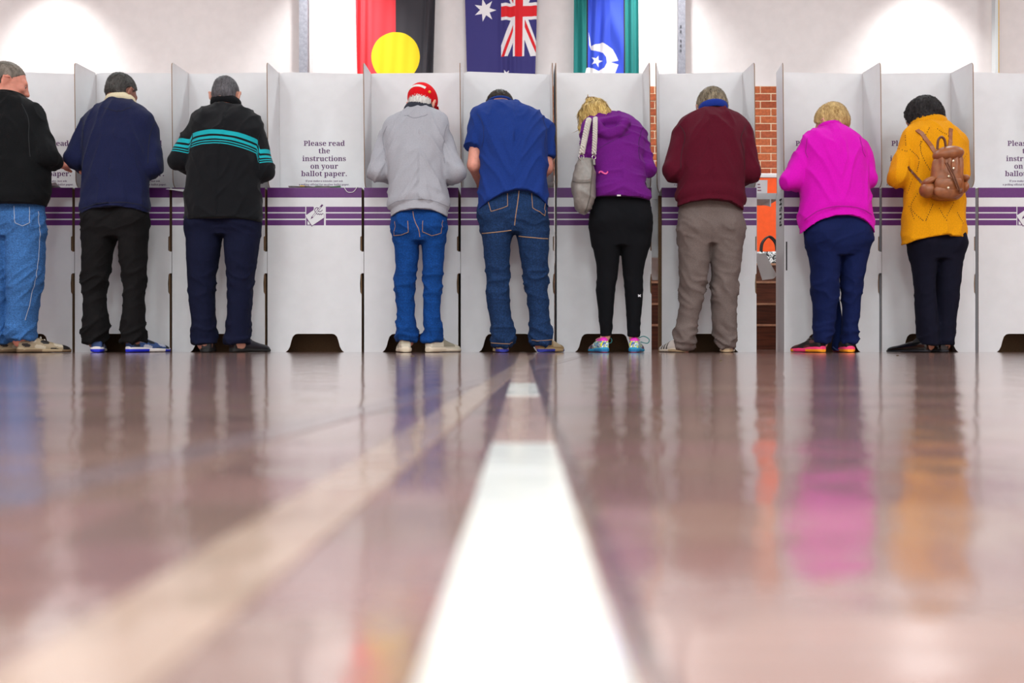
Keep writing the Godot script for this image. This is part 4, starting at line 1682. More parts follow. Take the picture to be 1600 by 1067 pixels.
	for n in 2:
		var s: Array = d.shoes[n]
		var heel := at(s[0], 549, z + s[1])
		var yaw := deg_to_rad(s[2])
		var dir := Vector3(sin(yaw), 0, -cos(yaw))
		var l: Array = legs[n][-1]
		var ankle := Vector3((l[1] + l[2]) / 2, 0.080, l[3]).lerp(Vector3(heel.x, 0.080, heel.z) + dir * 0.062, 0.5)
		body.bone(Vector3((l[1] + l[2]) / 2, l[0] + 0.02, l[3]), ankle, 0.026, 0.024, 0.02)
		body.bone(ankle, Vector3(heel.x, 0.042, heel.z) + dir * 0.09, 0.024, 0.020, 0.01)
		body.bone(Vector3(heel.x, 0.042, heel.z) + dir * 0.09, Vector3(heel.x, 0.030, heel.z) + dir * 0.20, 0.020, 0.013, 0.01)
		shoe(t, heel, yaw, d.shoe)
		if not d.has("bare_ankles"):
			var sock := Field.new()
			sock.bone(Vector3((l[1] + l[2]) / 2, l[0] + 0.05, l[3]), ankle, 0.034, 0.032, 0.02)
			sock.bone(ankle, Vector3(heel.x, 0.045, heel.z) + dir * 0.085, 0.032, 0.027, 0.02)
			part("sock", plain_mesh(sock, 0.007, place), d.get("sock", socks), t)
	pieces.append([body, 0.0125])
	var flesh := part("body", null, skin(d.get("skin", Color(0.86, 0.62, 0.53))), t)
	later(flesh, pieces, place)
	for s in [-1, 1]:
		var eye := SphereMesh.new()
		eye.radius = 0.0118 * size
		eye.height = 0.0236 * size
		eye.radial_segments = 16
		eye.rings = 8
		var o := part("eye", eye, paint(Color(0.92, 0.91, 0.9), 0.2), flesh, head_at * Vector3(s * 0.031, 0.002, -0.0815) - base)
		var iris := SphereMesh.new()
		iris.radius = 0.0062 * size
		iris.height = 0.0124 * size
		iris.radial_segments = 12
		iris.rings = 6
		part("iris", iris, paint(Color(0.2, 0.14, 0.1), 0.15), o, turn * Vector3(0, -0.002, -0.0078) * size)
	# hair
	var hr: Array = d.hair    # style, dark, light, lift, fineness, curl, locks, lock length
	var hf := hair_field(hr[0])
	var into := head_at.affine_inverse()
	for s in d.get("tresses", []):   # locks that hang away from the head, in photo pixels and depth
		hf.bone(into * at(s[0], s[1], s[2]), into * at(s[3], s[4], s[5]), s[6], s[7], 0.025)
	hf.lift = hair_lift.bind(hr[3], hr[4], hr[5])
	hf.tint = hair_tint.bind(hr[1], hr[2], 90.0)
	var hm := tinted(0.55)
	hm.metallic_specular = 0.35
	var hair := part("hair", null, hm, t)
	later(hair, [[hf, 0.0045]], Transform3D(Basis(), -base) * head_at)
	if hr[6] > 0:
		part("locks", locks(hf, hr[6], hr[7], 0.0034 if hr[0] == "long" else 0.0018, hr[1], hr[2], hr[5] * 0.6, 31 + int(mid), Transform3D(Basis(), -base) * head_at), hm, hair).set_meta("kind", "stuff")
	# collar
	if d.has("collar"):
		var c: Dictionary = d.collar
		part("collar", collar_mesh(at(c.at[0], c.at[1], c.at[2]) - base, c.rx, c.rz, c.h, c.flare, c.get("tilt", -0.35), 0.006), c.m, garment)
	for s in d.get("seams", []):
		lay("seam", top, s, z - 0.45, 0.005, 0.0012, d.seam, garment, base)
	return {"root": t, "top": top, "low": low, "garment": garment, "trousers": trousers, "base": base, "head": head_at, "near": z - 0.45}


func lin(r: float, g: float, b: float) -> Color:
	return Color(r, g, b).srgb_to_linear()


func pocket(w: Dictionary, c: Array, m: Material, stitch: Material) -> void:
	# a patch pocket with a stitched edge
	var o := patch("back_pocket", w.low, c, w.near, 0.0025, m, w.trousers, w.base)
	var drop: float = c[4] if c.size() > 4 else 0.0
	var mid := [(c[2][0] + c[3][0]) / 2.0, (c[2][1] + c[3][1]) / 2.0 + drop]
	for s in [[c[0], c[3]], [c[3], mid], [mid, c[2]], [c[2], c[1]]]:
		var d := drape(w.low, s, w.near)
		if d[0].size() > 1:
			for i in d[0].size():
				d[0][i] += d[1][i] * 0.0026
			part("stitching", strap(d[0], d[1], 0.0035, 0.0012, -w.base), stitch, o)


func people() -> void:
	var thread := paint(Color(0.62, 0.48, 0.36), 0.8)
	var pale_thread := paint(Color(0.62, 0.66, 0.74), 0.8)
	# black fleece, blue jeans, turned to the right
	var denim_light := cloth(Color(0.23, 0.40, 0.62), 0.28, 7.0, 0.07, 0.0)
	var fleece_black := cloth(Color(0.045, 0.05, 0.06), 0.3, 9.0, 0.10, 0.15)
	var w := person({
		"label": "person in black fleece and light blue jeans, grey cropped hair, turned sideways", "z": 5.60, "zt": 5.70, "top": fleece_black, "low": denim_light, "bottoms": "jeans", "wears": "fleece_jacket",
		"torso": [[148, -6, 32], [155, -22, 46], [165, -34, 58], [180, -42, 66], [200, -45, 70], [240, -44, 74], [280, -42, 78], [300, -40, 75], [324, -40, 71]], "deep": 0.15,
		"arms": [[[-25, 195, 5.70, 0.075], [-36, 250, 5.70, 0.068], [18, 262, 5.98, 0.044]], [[54, 197, 5.68, 0.075], [71, 243, 5.60, 0.072], [89, 256, 5.74, 0.046]]],
		"hand_way": [Vector3(0.5, -0.1, -1), Vector3(0.9, -0.05, -0.8)],
		"hem": [[-60, 320], [10, 319], [60, 318], [80, 318]], "folds": PackedFloat32Array([0.009, 8.0, 2.5, 0.35, 1.0]), "band": 0.02,
		"seat": [[312, -40, 70], [340, -40, 70], [370, -38, 69]],
		"legs": [[[350, -40, 15], [400, -36, 14], [430, -32, 15], [470, -30, 13], [500, -28, 11], [538, -26, 12]], [[350, 11, 69], [400, 13, 67], [430, 14, 66], [450, 15, 62], [480, 14, 58], [505, 13, 54], [515, 11, 56], [530, 13, 55]]], "leg_folds": 0.011,
		"shoes": [[-8, 0.02, 40], [28, 0.01, 52]], "shoe": {"mode": 3, "a": lin(0.62, 0.55, 0.45), "b": lin(0.75, 0.70, 0.62), "c": lin(0.09, 0.08, 0.08), "sa": lin(0.62, 0.54, 0.42), "sb": lin(0.45, 0.36, 0.26), "sc": lin(0.05, 0.05, 0.05), "lace": Color(0.8, 0.76, 0.7), "sole": 0.03},
		"head": {"at": [13, 129, 5.74], "yaw": -1.05, "pitch": -0.28, "size": 1.03}, "skin": Color(0.84, 0.55, 0.47),
		"hair": ["crop", lin(0.30, 0.27, 0.24), lin(0.56, 0.52, 0.48), 0.002, 120.0, 0.6, 900, 0.010],
		"collar": {"at": [14, 160, 5.70], "rx": 0.085, "rz": 0.08, "h": 0.045, "flare": 0.02, "tilt": -0.2, "m": fleece_black},
		"seams": [[[34, 163], [44, 185], [45, 215], [47, 245]]], "seam": paint(Color(0.09, 0.10, 0.11), 0.9)})
	pocket(w, [[22, 322], [46, 323], [46, 348], [24, 348], 5], denim_light, pale_thread)
	lay("outer_seam", w.low, [[60, 330], [62, 380], [56, 430], [48, 470], [40, 500]], w.near, 0.004, 0.0015, pale_thread, w.trousers, w.base)
	# navy jumper, cream collar
	var navy := cloth(Color(0.085, 0.105, 0.235), 0.16, 9.0, 0.08, 0.3)
	var black_denim := cloth(Color(0.075, 0.068, 0.072), 0.28, 7.0, 0.06, 0.0)
	var cream := cloth(Color(0.84, 0.79, 0.67), 0.05, 8.0, 0.04, 0.0)
	w = person({
		"label": "person in navy jumper with cream collar, black jeans and blue trainers", "z": 5.72, "top": navy, "low": black_denim, "bottoms": "jeans",
		"torso": [[157, 172, 207], [162, 160, 216], [171, 146, 229], [181, 135, 238], [195, 130, 240], [215, 129, 236], [240, 129, 233], [270, 129, 231], [300, 129, 231], [320, 128, 231], [338, 126, 233]],
		"arms": [[[140, 202, 5.86, 0.070], [118, 249, 5.78, 0.062], [158, 276, 6.05, 0.043]], [[231, 204, 5.86, 0.070], [237, 262, 5.79, 0.063], [216, 280, 6.05, 0.043]]],
		"hem": [[110, 335], [127, 333], [145, 327], [180, 323], [210, 327], [233, 334], [250, 335]], "folds": PackedFloat32Array([0.008, 8.0, 2.0, 0.25, 2.0]), "band": 0.022,
		"seat": [[318, 133, 229], [335, 130, 230], [350, 130, 230], [362, 130, 229], [372, 130, 229]],
		"legs": [[[345, 131, 183], [370, 130, 180], [400, 130, 174], [430, 129, 169], [455, 131, 164], [480, 132, 166], [505, 131, 170], [515, 130, 169], [535, 133, 163]], [[345, 182, 230], [370, 186, 229], [400, 187, 229], [430, 192, 228], [455, 194, 224], [480, 193, 226], [505, 191, 226], [535, 191, 226]]], "leg_folds": 0.011,
		"shoes": [[151, 0.0, -20], [200, 0.0, 33]], "shoe": {"mode": 3, "a": lin(0.20, 0.30, 0.50), "b": lin(0.72, 0.72, 0.78), "c": lin(0.08, 0.09, 0.14), "sa": lin(0.90, 0.87, 0.86), "sb": lin(0.08, 0.15, 0.78), "sc": lin(0.04, 0.04, 0.04), "lace": Color(0.85, 0.85, 0.88), "sole": 0.036},
		"head": {"at": [190, 145, 5.96], "yaw": -0.35, "pitch": -0.45, "size": 0.97}, "skin": Color(0.56, 0.36, 0.29),
		"hair": ["short", lin(0.13, 0.12, 0.115), lin(0.33, 0.32, 0.31), 0.0025, 110.0, 0.6, 900, 0.012],
		"collar": {"at": [188, 164, 5.93], "rx": 0.080, "rz": 0.075, "h": 0.050, "flare": -0.016, "m": cream},
		"seams": [[[127, 186], [131, 200], [129, 225], [129, 250]], [[244, 189], [236, 205], [232, 230], [231, 255]], [[162, 168], [175, 172], [190, 173], [205, 168]], [[129, 326], [150, 319], [182, 316], [212, 319], [231, 327]]], "seam": paint(Color(0.05, 0.06, 0.14), 0.9)})
	# black jumper with teal stripes
	var striped := StandardMaterial3D.new()
	var im := Image.create(8, 1024, false, Image.FORMAT_RGB8)
	im.fill(Color(0.055, 0.06, 0.075))
	for s in [[1.322, 1.294], [1.281, 1.264], [1.2545, 1.2475], [1.2395, 1.2325]]:   # heights in metres; the picture holds 1.0 to 1.4
		im.fill_rect(Rect2i(0, int((1.4 - s[0]) / 0.4 * 1024), 8, int((s[0] - s[1]) / 0.4 * 1024)), Color(0.09, 0.62, 0.66))
	striped.albedo_texture = ImageTexture.create_from_image(im)
	striped.texture_repeat = false
	striped.roughness = 0.92
	striped.metallic_specular = 0.3
	striped.rim_enabled = true
	striped.rim = 0.12
	var navy_trousers := cloth(Color(0.06, 0.075, 0.17), 0.15, 7.0, 0.04, 0.0)
	var x3 := at(350, 0, 5.74).x
	var black_knit := cloth(Color(0.055, 0.06, 0.075), 0.2, 9.0, 0.06, 0.1)
	w = person({
		"label": "person in black jumper with teal stripes across the back, navy trousers", "z": 5.72, "top": striped, "low": navy_trousers,
		"mark": func(p: Vector3) -> Vector2:
			var dx: float = p.x - x3
			var down: float = 0.08 * dx + 0.75 * dx * dx
			if dx < 0.0:   # the sleeves' own stripes
				down = lerpf(down, 0.026 + (dx + 0.32) * 0.16, smoothstep(-0.190, -0.212, dx))
			else:
				down = lerpf(down, 0.106 - (dx - 0.203) * 0.22, smoothstep(0.190, 0.212, dx))
			return Vector2(0.5, (1.4 - p.y - down) / 0.4),
		"torso": [[165, 328, 378], [173, 313, 392], [185, 300, 405], [200, 297, 408], [230, 297, 405], [260, 293, 406], [290, 290, 407], [320, 288, 408], [350, 290, 409]], "deep": 0.14,
		"arms": [[[306, 210, 5.86, 0.074], [279, 251, 5.78, 0.068], [320, 274, 6.05, 0.045]], [[398, 214, 5.86, 0.074], [412, 267, 5.79, 0.069], [378, 280, 6.05, 0.045]]],
		"hem": [[280, 344], [300, 342], [350, 341], [385, 342], [415, 347]], "folds": PackedFloat32Array([0.009, 8.0, 2.4, -0.5, 7.0]),
		"seat": [[332, 292, 407], [350, 291, 407], [368, 292, 406]],
		"legs": [[[350, 291, 349], [368, 291, 347], [400, 293, 342], [430, 294, 337], [460, 296, 335], [490, 299, 336], [537, 302, 339]], [[350, 349, 407], [368, 350, 406], [390, 351, 404], [430, 355, 397], [460, 357, 395], [490, 355, 392], [537, 352, 391]]], "leg_folds": 0.008,
		"shoes": [[322, 0.0, -14], [362, 0.0, 34]], "shoe": {"mode": 0, "a": lin(0.10, 0.10, 0.13), "b": lin(0.13, 0.13, 0.16), "c": lin(0.08, 0.08, 0.10), "sa": lin(0.06, 0.06, 0.07), "sb": lin(0.06, 0.06, 0.07), "sc": lin(0.03, 0.03, 0.03), "lace": Color(0.12, 0.12, 0.14), "sole": 0.028, "rough": 0.4},
		"head": {"at": [353, 150, 5.96], "pitch": -0.42, "size": 1.0}, "skin": Color(0.80, 0.58, 0.50),
		"hair": ["bald", lin(0.24, 0.23, 0.24), lin(0.42, 0.41, 0.43), 0.0015, 140.0, 0.6, 900, 0.011],
		"collar": {"at": [352, 170, 5.93], "rx": 0.090, "rz": 0.085, "h": 0.055, "flare": 0.012, "m": black_knit},
		"seams": [[[292, 188], [299, 205], [298, 230], [297, 250]], [[411, 198], [404, 215], [404, 240], [405, 265]]], "seam": paint(Color(0.03, 0.03, 0.04), 0.9)})
	# grey sweatshirt, red cap
	var grey := cloth(Color(0.63, 0.63, 0.66), 0.05, 10.0, 0.05, 0.1)
	var denim_blue := cloth(Color(0.055, 0.24, 0.49), 0.22, 6.0, 0.06, 0.0)
	var slate := cloth(Color(0.20, 0.21, 0.25), 0.1, 8.0, 0.04, 0.0)
	w = person({
		"label": "person in grey sweatshirt, red cap and bright blue jeans", "z": 5.72, "sock": paint(Color(0.75, 0.73, 0.71), 0.95), "top": grey, "low": denim_blue, "bottoms": "jeans", "wears": "sweatshirt",
		"torso": [[171, 634, 682], [178, 618, 695], [190, 606, 699], [208, 600, 698], [240, 602, 695], [280, 605, 696], [305, 607, 699], [325, 609, 702], [342, 610, 700]], "deep": 0.125,
		"arms": [[[608, 220, 5.86, 0.070], [591, 268, 5.78, 0.065], [632, 284, 6.05, 0.044]], [[691, 219, 5.86, 0.070], [711, 270, 5.78, 0.067], [670, 284, 6.05, 0.044]]],
		"hem": [[600, 340], [610, 337], [625, 331], [650, 327], [675, 329], [699, 338], [710, 341]], "band": 0.055, "folds": PackedFloat32Array([0.010, 9.0, 2.2, 0.5, 5.0]),
		"seat": [[320, 613, 697], [340, 612, 698], [360, 613, 697], [378, 615, 696]],
		"legs": [[[355, 613, 656], [380, 615, 655], [400, 617, 654], [420, 618, 652], [435, 615, 650], [460, 617, 647], [490, 620, 649], [505, 618, 651], [512, 617, 653], [532, 619, 653]], [[355, 657, 698], [380, 658, 696], [400, 660, 695], [430, 660, 692], [450, 661, 690], [480, 661, 688], [505, 660, 690], [533, 659, 690]]], "leg_folds": 0.010,
		"shoes": [[634, -0.02, -10], [669, -0.01, 36]], "shoe": {"mode": 0, "a": lin(0.80, 0.76, 0.69), "b": lin(0.56, 0.53, 0.46), "c": lin(0.70, 0.66, 0.58), "sa": lin(0.84, 0.78, 0.70), "sb": lin(0.80, 0.74, 0.65), "sc": lin(0.16, 0.12, 0.1), "lace": Color(0.6, 0.57, 0.5), "sole": 0.034, "wide": 1.02},
		"head": {"at": [660, 164, 5.96], "yaw": -0.30, "pitch": -0.40, "size": 0.96}, "skin": Color(0.86, 0.60, 0.52),
		"hair": ["short", lin(0.72, 0.70, 0.68), lin(0.93, 0.92, 0.90), 0.003, 60.0, 0.7, 700, 0.016],
		"collar": {"at": [655, 178, 5.93], "rx": 0.085, "rz": 0.078, "h": 0.050, "flare": -0.014, "m": slate},
		"seams": [[[604, 197], [597, 215], [601, 235], [604, 260]], [[700, 194], [694, 212], [692, 232], [695, 255]], [[632, 180], [645, 183], [660, 182], [668, 178]], [[610, 322], [622, 315], [650, 311], [678, 314], [699, 323]]], "seam": paint(Color(0.55, 0.55, 0.58), 0.9)})
	pocket(w, [[617, 346], [637, 345], [638, 362], [616, 368], 2], denim_blue, thread)
	pocket(w, [[661, 345], [691, 344], [689, 364], [660, 362], 5], denim_blue, thread)
	lay("back_seam", w.low, [[645, 330], [648, 345], [654, 358], [656, 370]], w.near, 0.004, 0.0015, thread, w.trousers, w.base)
	cap(w)
	# blue T-shirt, bent over
	var royal := cloth(Color(0.095, 0.20, 0.47), 0.10, 8.0, 0.03, 0.1)
	var denim_dark := cloth(Color(0.10, 0.19, 0.33), 0.34, 6.0, 0.07, 0.0)
	w = person({
		"label": "person in blue T-shirt and dark blue jeans, bent far over the shelf", "z": 5.70, "zt": 5.98, "top": royal, "low": denim_dark, "bottoms": "jeans", "wears": "t_shirt", "short": true,
		"torso": [[157, 770, 795], [160, 756, 812], [167, 744, 830], [178, 739, 845], [195, 738, 853], [215, 744, 856], [240, 751, 856], [270, 750, 855], [300, 747, 856], [335, 746, 858]], "deep": 0.135,
		"arms": [[[750, 196, 5.90, 0.072], [741, 258, 5.82, 0.043], [752, 288, 6.03, 0.029]], [[848, 202, 5.90, 0.070], [853, 262, 5.86, 0.045], [838, 286, 6.06, 0.030]]],
		"collar": {"at": [782, 163.5, 5.99], "rx": 0.082, "rz": 0.078, "h": 0.014, "flare": 0.004, "m": royal},
		"cuffs": [[739, 232, 5.83, 0.062], [854, 247, 5.86, 0.053]],
		"hem": [[735, 332], [747, 326], [765, 313], [785, 302], [806, 296], [826, 297], [842, 305], [856, 320], [865, 326]], "folds": PackedFloat32Array([0.010, 10.0, 1.7, -0.42, 4.0]),
		"seat": [[285, 752, 852], [310, 748, 854], [330, 747, 855], [350, 749, 856], [365, 751, 856]],
		"legs": [[[340, 748, 803], [365, 751, 802], [385, 754, 798], [410, 757, 796], [440, 759, 796], [470, 760, 797], [490, 763, 798], [505, 766, 803], [520, 768, 806], [532, 769, 803], [542, 770, 800]], [[340, 803, 856], [365, 807, 857], [385, 810, 858], [410, 814, 857], [440, 818, 856], [470, 823, 858], [490, 826, 858], [510, 826, 862], [520, 827, 866], [540, 830, 863]]], "leg_folds": 0.012,
		"shoes": [[786, 0.0, -5], [845, 0.0, 27]], "shoe": {"mode": 0, "a": lin(0.60, 0.50, 0.34), "b": lin(0.70, 0.62, 0.50), "c": lin(0.20, 0.16, 0.12), "sa": lin(0.66, 0.56, 0.40), "sb": lin(0.16, 0.20, 0.62), "sc": lin(0.04, 0.04, 0.05), "sole": 0.034},
		"head": {"at": [781, 174, 6.08], "pitch": -0.45, "size": 0.98}, "skin": Color(0.86, 0.58, 0.50), "hand_size": 1.05,
		"hair": ["full", lin(0.10, 0.08, 0.065), lin(0.24, 0.19, 0.16), 0.003, 80.0, 0.6, 900, 0.016],
		"seams": [[[746, 178], [753, 190], [755, 210], [752, 230]], [[848, 182], [853, 200], [853, 225], [853, 245]]], "seam": paint(Color(0.06, 0.14, 0.36), 0.9)})
	pocket(w, [[760, 305], [793, 302], [793, 322], [767, 330], 1], denim_dark, thread)
	pocket(w, [[831, 302], [851, 309], [851, 337], [832, 325], 0], denim_dark, thread)
	lay("back_seam", w.low, [[811, 298], [809, 315], [806, 335], [804, 352]], w.near, 0.005, 0.0018, thread, w.trousers, w.base)
	lay("knee_seam", w.low, [[752, 365], [772, 363], [799, 360]], w.near, 0.005, 0.0018, thread, w.trousers, w.base)
	lay("knee_seam", w.low, [[810, 369], [830, 371], [856, 373]], w.near, 0.005, 0.0018, thread, w.trousers, w.base)
	for s in [[[770, 535], [785, 537], [801, 535]], [[832, 531], [848, 532], [863, 530]]]:
		lay("cuff_stitching", w.low, s, w.near, 0.004, 0.0015, thread, w.trousers, w.base)
	# purple hooded top, leggings, handbag
	var purple := cloth(Color(0.40, 0.085, 0.46), 0.08, 8.0, 0.02, 0.2)
	var lycra := cloth(Color(0.045, 0.047, 0.065), 0.1, 8.0, 0.01, 0.0)
	w = person({
		"label": "person in purple hooded top and black leggings, long blonde hair, bright trainers", "z": 5.72, "bare_ankles": true, "top": purple, "low": lycra, "bottoms": "leggings", "wears": "hooded_top", "zt": 5.94,
		"torso": [[177, 928, 970], [183, 917, 985], [192, 911, 998], [205, 910, 1005], [225, 912, 1008], [250, 916, 1007], [275, 924, 1009], [295, 927, 1012], [314, 926, 1017]], "deep": 0.115,
		"arms": [[[923, 208, 5.88, 0.060], [916, 254, 5.80, 0.050], [945, 280, 6.04, 0.037]], [[996, 212, 5.88, 0.060], [1010, 262, 5.80, 0.058], [985, 280, 6.04, 0.038]]],
		"hood": [[928, 190, 5.82, 936, 204, 5.78, 0.030], [936, 204, 5.78, 952, 211, 5.77, 0.028], [952, 211, 5.77, 968, 206, 5.77, 0.028], [968, 206, 5.77, 978, 190, 5.81, 0.028], [940, 190, 5.82, 970, 188, 5.82, 0.026]],
		"hem": [[915, 305], [930, 306], [970, 307], [1000, 309], [1020, 312]], "folds": PackedFloat32Array([0.009, 10.0, 2.4, 1.35, 6.0]), "band": 0.018,
		"seat": [[298, 931, 1012], [315, 926, 1016], [330, 922, 1018], [345, 921, 1018], [365, 923, 1017], [385, 926, 1014]],
		"legs": [[[350, 921, 970], [385, 926, 969], [410, 931, 967], [425, 933, 965], [440, 932, 963], [455, 931, 961], [480, 934, 959], [500, 936, 957], [526, 938, 956]], [[350, 969, 1018], [385, 970, 1015], [410, 972, 1008], [430, 974, 1004], [455, 976, 1005], [480, 978, 1003], [500, 979, 1001], [526, 980, 999]]], "leg_folds": 0.003,
		"shoes": [[945, 0.0, -11], [990, 0.0, 14]], "shoe": {"mode": 2, "a": lin(0.0, 0.5, 0.7), "b": lin(0.1, 0.1, 0.2), "c": lin(0.0, 0.0, 0.0), "sa": lin(0.10, 0.55, 0.72), "sb": lin(0.05, 0.42, 0.62), "sc": lin(0.86, 0.10, 0.35), "loop": Color(0.2, 0.5, 0.5), "lace": Color(0.8, 0.5, 0.55), "sole": 0.034, "size": 0.93},
		"head": {"at": [931, 186, 6.02], "yaw": 0.45, "pitch": -0.75, "roll": 0.25, "size": 0.97}, "skin": Color(0.88, 0.66, 0.57),
		"hair": ["long", lin(0.60, 0.44, 0.22), lin(0.99, 0.87, 0.55), 0.008, 30.0, 0.25, 2400, 0.05],
		"tresses": [[922, 166, 5.95, 911, 180, 5.94, 0.030, 0.026], [911, 180, 5.94, 907, 200, 5.95, 0.026, 0.012], [918, 168, 5.90, 915, 190, 5.89, 0.028, 0.014], [934, 166, 5.90, 946, 176, 5.87, 0.034, 0.026], [946, 176, 5.87, 957, 188, 5.86, 0.026, 0.010], [926, 168, 5.88, 930, 184, 5.86, 0.030, 0.014], [938, 168, 5.90, 942, 184, 5.86, 0.028, 0.012], [926, 160, 5.95, 920, 156, 5.97, 0.026, 0.016]],
		"seams": [[[1004, 200], [998, 225], [1000, 250]]], "seam": paint(Color(0.27, 0.05, 0.32), 0.9)})
	lay("pink_emblem", w.top, [[936, 271], [939, 268], [943, 270], [947, 271], [950, 268]], w.near, 0.010, 0.002, paint(Color(0.95, 0.35, 0.62), 0.5), w.garment, w.base)
	lay("hem_badge", w.top, [[964, 305.5], [970, 305.5]], w.near, 0.009, 0.002, paint(Color(0.9, 0.88, 0.9), 0.4), w.garment, w.base)
	lay("hood_seam", w.top, [[985, 208], [965, 216], [945, 226], [932, 236]], w.near, 0.004, 0.0012, paint(Color(0.30, 0.06, 0.36), 0.9), w.garment, w.base)
	for s in [[[997, 460.5], [1001, 463.5]], [[997, 463.5], [1001, 460.5]]]:
		lay("small_emblem", w.low, s, w.near, 0.006, 0.0015, paint(Color(0.9, 0.9, 0.92), 0.4), w.trousers, w.base)
	handbag(w)
	# maroon jumper
	var maroon := cloth(Color(0.31, 0.03, 0.115), 0.14, 9.0, 0.06, 0.12)
	var taupe := cloth(Color(0.415, 0.365, 0.35), 0.08, 8.0, 0.03, 0.0)
	var blue_collar := cloth(Color(0.10, 0.19, 0.52), 0.08, 8.0, 0.03, 0.0)
	w = person({
		"label": "person in maroon jumper over blue collar, grey pleated trousers, white trainers", "z": 5.72, "sock": paint(Color(0.75, 0.73, 0.71), 0.95), "top": maroon, "low": taupe,
		"torso": [[169, 1095, 1132], [175, 1080, 1148], [185, 1067, 1161], [198, 1061, 1167], [220, 1062, 1166], [250, 1063, 1165], [280, 1061, 1164], [305, 1058, 1163], [330, 1057, 1162]], "deep": 0.14,
		"arms": [[[1070, 214, 5.86, 0.078], [1053, 266, 5.78, 0.071], [1092, 284, 6.05, 0.046]], [[1158, 212, 5.86, 0.078], [1171, 268, 5.78, 0.072], [1138, 286, 6.05, 0.046]]],
		"hem": [[1045, 325], [1058, 322], [1080, 316], [1110, 313], [1140, 316], [1162, 326], [1175, 330]], "folds": PackedFloat32Array([0.008, 8.0, 2.2, 0.4, 9.0]), "band": 0.045,
		"seat": [[313, 1060, 1160], [335, 1059, 1161], [360, 1059, 1162], [382, 1060, 1161]],
		"legs": [[[360, 1059, 1111], [390, 1060, 1109], [430, 1061, 1106], [460, 1062, 1100], [485, 1060, 1094], [505, 1058, 1090], [515, 1052, 1089], [530, 1051, 1086], [544, 1053, 1083]], [[360, 1110, 1162], [390, 1110, 1160], [420, 1111, 1156], [440, 1111, 1153], [460, 1111, 1152], [480, 1112, 1150], [500, 1113, 1152], [515, 1114, 1151], [530, 1119, 1150], [544, 1122, 1150]]], "leg_folds": 0.012,
		"shoes": [[1066, 0.0, -15], [1135, 0.0, 14]], "shoe": {"mode": 1, "a": lin(0.86, 0.82, 0.79), "b": lin(0.10, 0.09, 0.12), "c": lin(0.86, 0.82, 0.79), "sa": lin(0.86, 0.80, 0.73), "sb": lin(0.74, 0.64, 0.50), "sc": lin(0.2, 0.15, 0.1), "sole": 0.028, "low": 0.9},
		"head": {"at": [1112, 171, 5.98], "pitch": -0.55, "size": 1.0}, "skin": Color(0.84, 0.60, 0.52),
		"hair": ["full", lin(0.26, 0.21, 0.16), lin(0.66, 0.60, 0.50), 0.004, 45.0, 0.8, 1300, 0.025],
		"collar": {"at": [1115, 177, 5.90], "rx": 0.088, "rz": 0.085, "h": 0.050, "flare": 0.003, "m": blue_collar},
		"seams": [[[1062, 196], [1070, 212], [1065, 240], [1063, 265]], [[1166, 196], [1158, 215], [1163, 240], [1164, 265]]], "seam": paint(Color(0.20, 0.02, 0.08), 0.9)})
	# bright pink fleece
	var pink := cloth(Color(0.80, 0.03, 0.68), 0.07, 9.0, 0.06, 0.2)
	var navy_soft := cloth(Color(0.055, 0.10, 0.27), 0.12, 7.0, 0.03, 0.0)
	w = person({
		"label": "person in bright pink fleece and navy trousers, short fair hair", "z": 5.70, "top": pink, "low": navy_soft, "wears": "fleece",
		"torso": [[197, 1282, 1318], [203, 1270, 1330], [212, 1257, 1342], [226, 1251, 1349], [250, 1254, 1352], [290, 1252, 1357], [330, 1248, 1363], [355, 1249, 1366], [392, 1252, 1366]], "deep": 0.145, "zt": 5.92,
		"arms": [[[1262, 236, 5.86, 0.068], [1236, 282, 5.78, 0.067], [1278, 290, 6.05, 0.045]], [[1342, 234, 5.86, 0.068], [1352, 278, 5.79, 0.067], [1322, 290, 6.05, 0.045]]],
		"hem": [[1240, 380], [1250, 372], [1257, 366], [1264, 358], [1273, 350], [1283, 344], [1305, 338], [1325, 337], [1340, 340], [1352, 345], [1361, 352], [1372, 362]], "band": 0.05, "folds": PackedFloat32Array([0.009, 8.0, 2.0, -0.3, 8.0]),
		"seat": [[333, 1258, 1358], [360, 1256, 1360], [385, 1259, 1357], [400, 1264, 1355]], "seat_deep": 0.14,
		"legs": [[[375, 1257, 1313], [400, 1264, 1312], [425, 1268, 1311], [445, 1267, 1310], [470, 1271, 1308], [500, 1272, 1304], [520, 1271, 1301], [536, 1270, 1298]], [[375, 1310, 1360], [400, 1312, 1355], [430, 1313, 1350], [450, 1314, 1346], [480, 1316, 1343], [510, 1316, 1341], [536, 1316, 1340]]], "leg_folds": 0.008, "apart": 0.004,
		"shoes": [[1286, 0.0, -24], [1329, 0.0, 2]], "shoe": {"mode": 3, "a": lin(0.10, 0.07, 0.07), "b": lin(0.34, 0.18, 0.18), "c": lin(0.05, 0.04, 0.045), "sa": lin(0.95, 0.22, 0.45), "sb": lin(0.98, 0.62, 0.06), "sc": lin(0.06, 0.03, 0.03), "lace": Color(0.5, 0.45, 0.45), "sole": 0.042, "size": 0.93},
		"head": {"at": [1298, 194, 5.98], "yaw": 0.55, "pitch": -0.5, "size": 0.98}, "skin": Color(0.88, 0.62, 0.54),
		"hair": ["full", lin(0.60, 0.46, 0.27), lin(0.90, 0.78, 0.54), 0.004, 50.0, 0.8, 1300, 0.025],
		"collar": {"at": [1299, 207, 5.92], "rx": 0.082, "rz": 0.075, "h": 0.042, "flare": 0.008, "m": pink},
		"seams": [[[1262, 216], [1258, 235], [1262, 246]], [[1344, 214], [1346, 232], [1352, 245]], [[1258, 345], [1278, 330], [1305, 323], [1338, 324], [1362, 336]]], "seam": paint(Color(0.62, 0.01, 0.52), 0.9)})
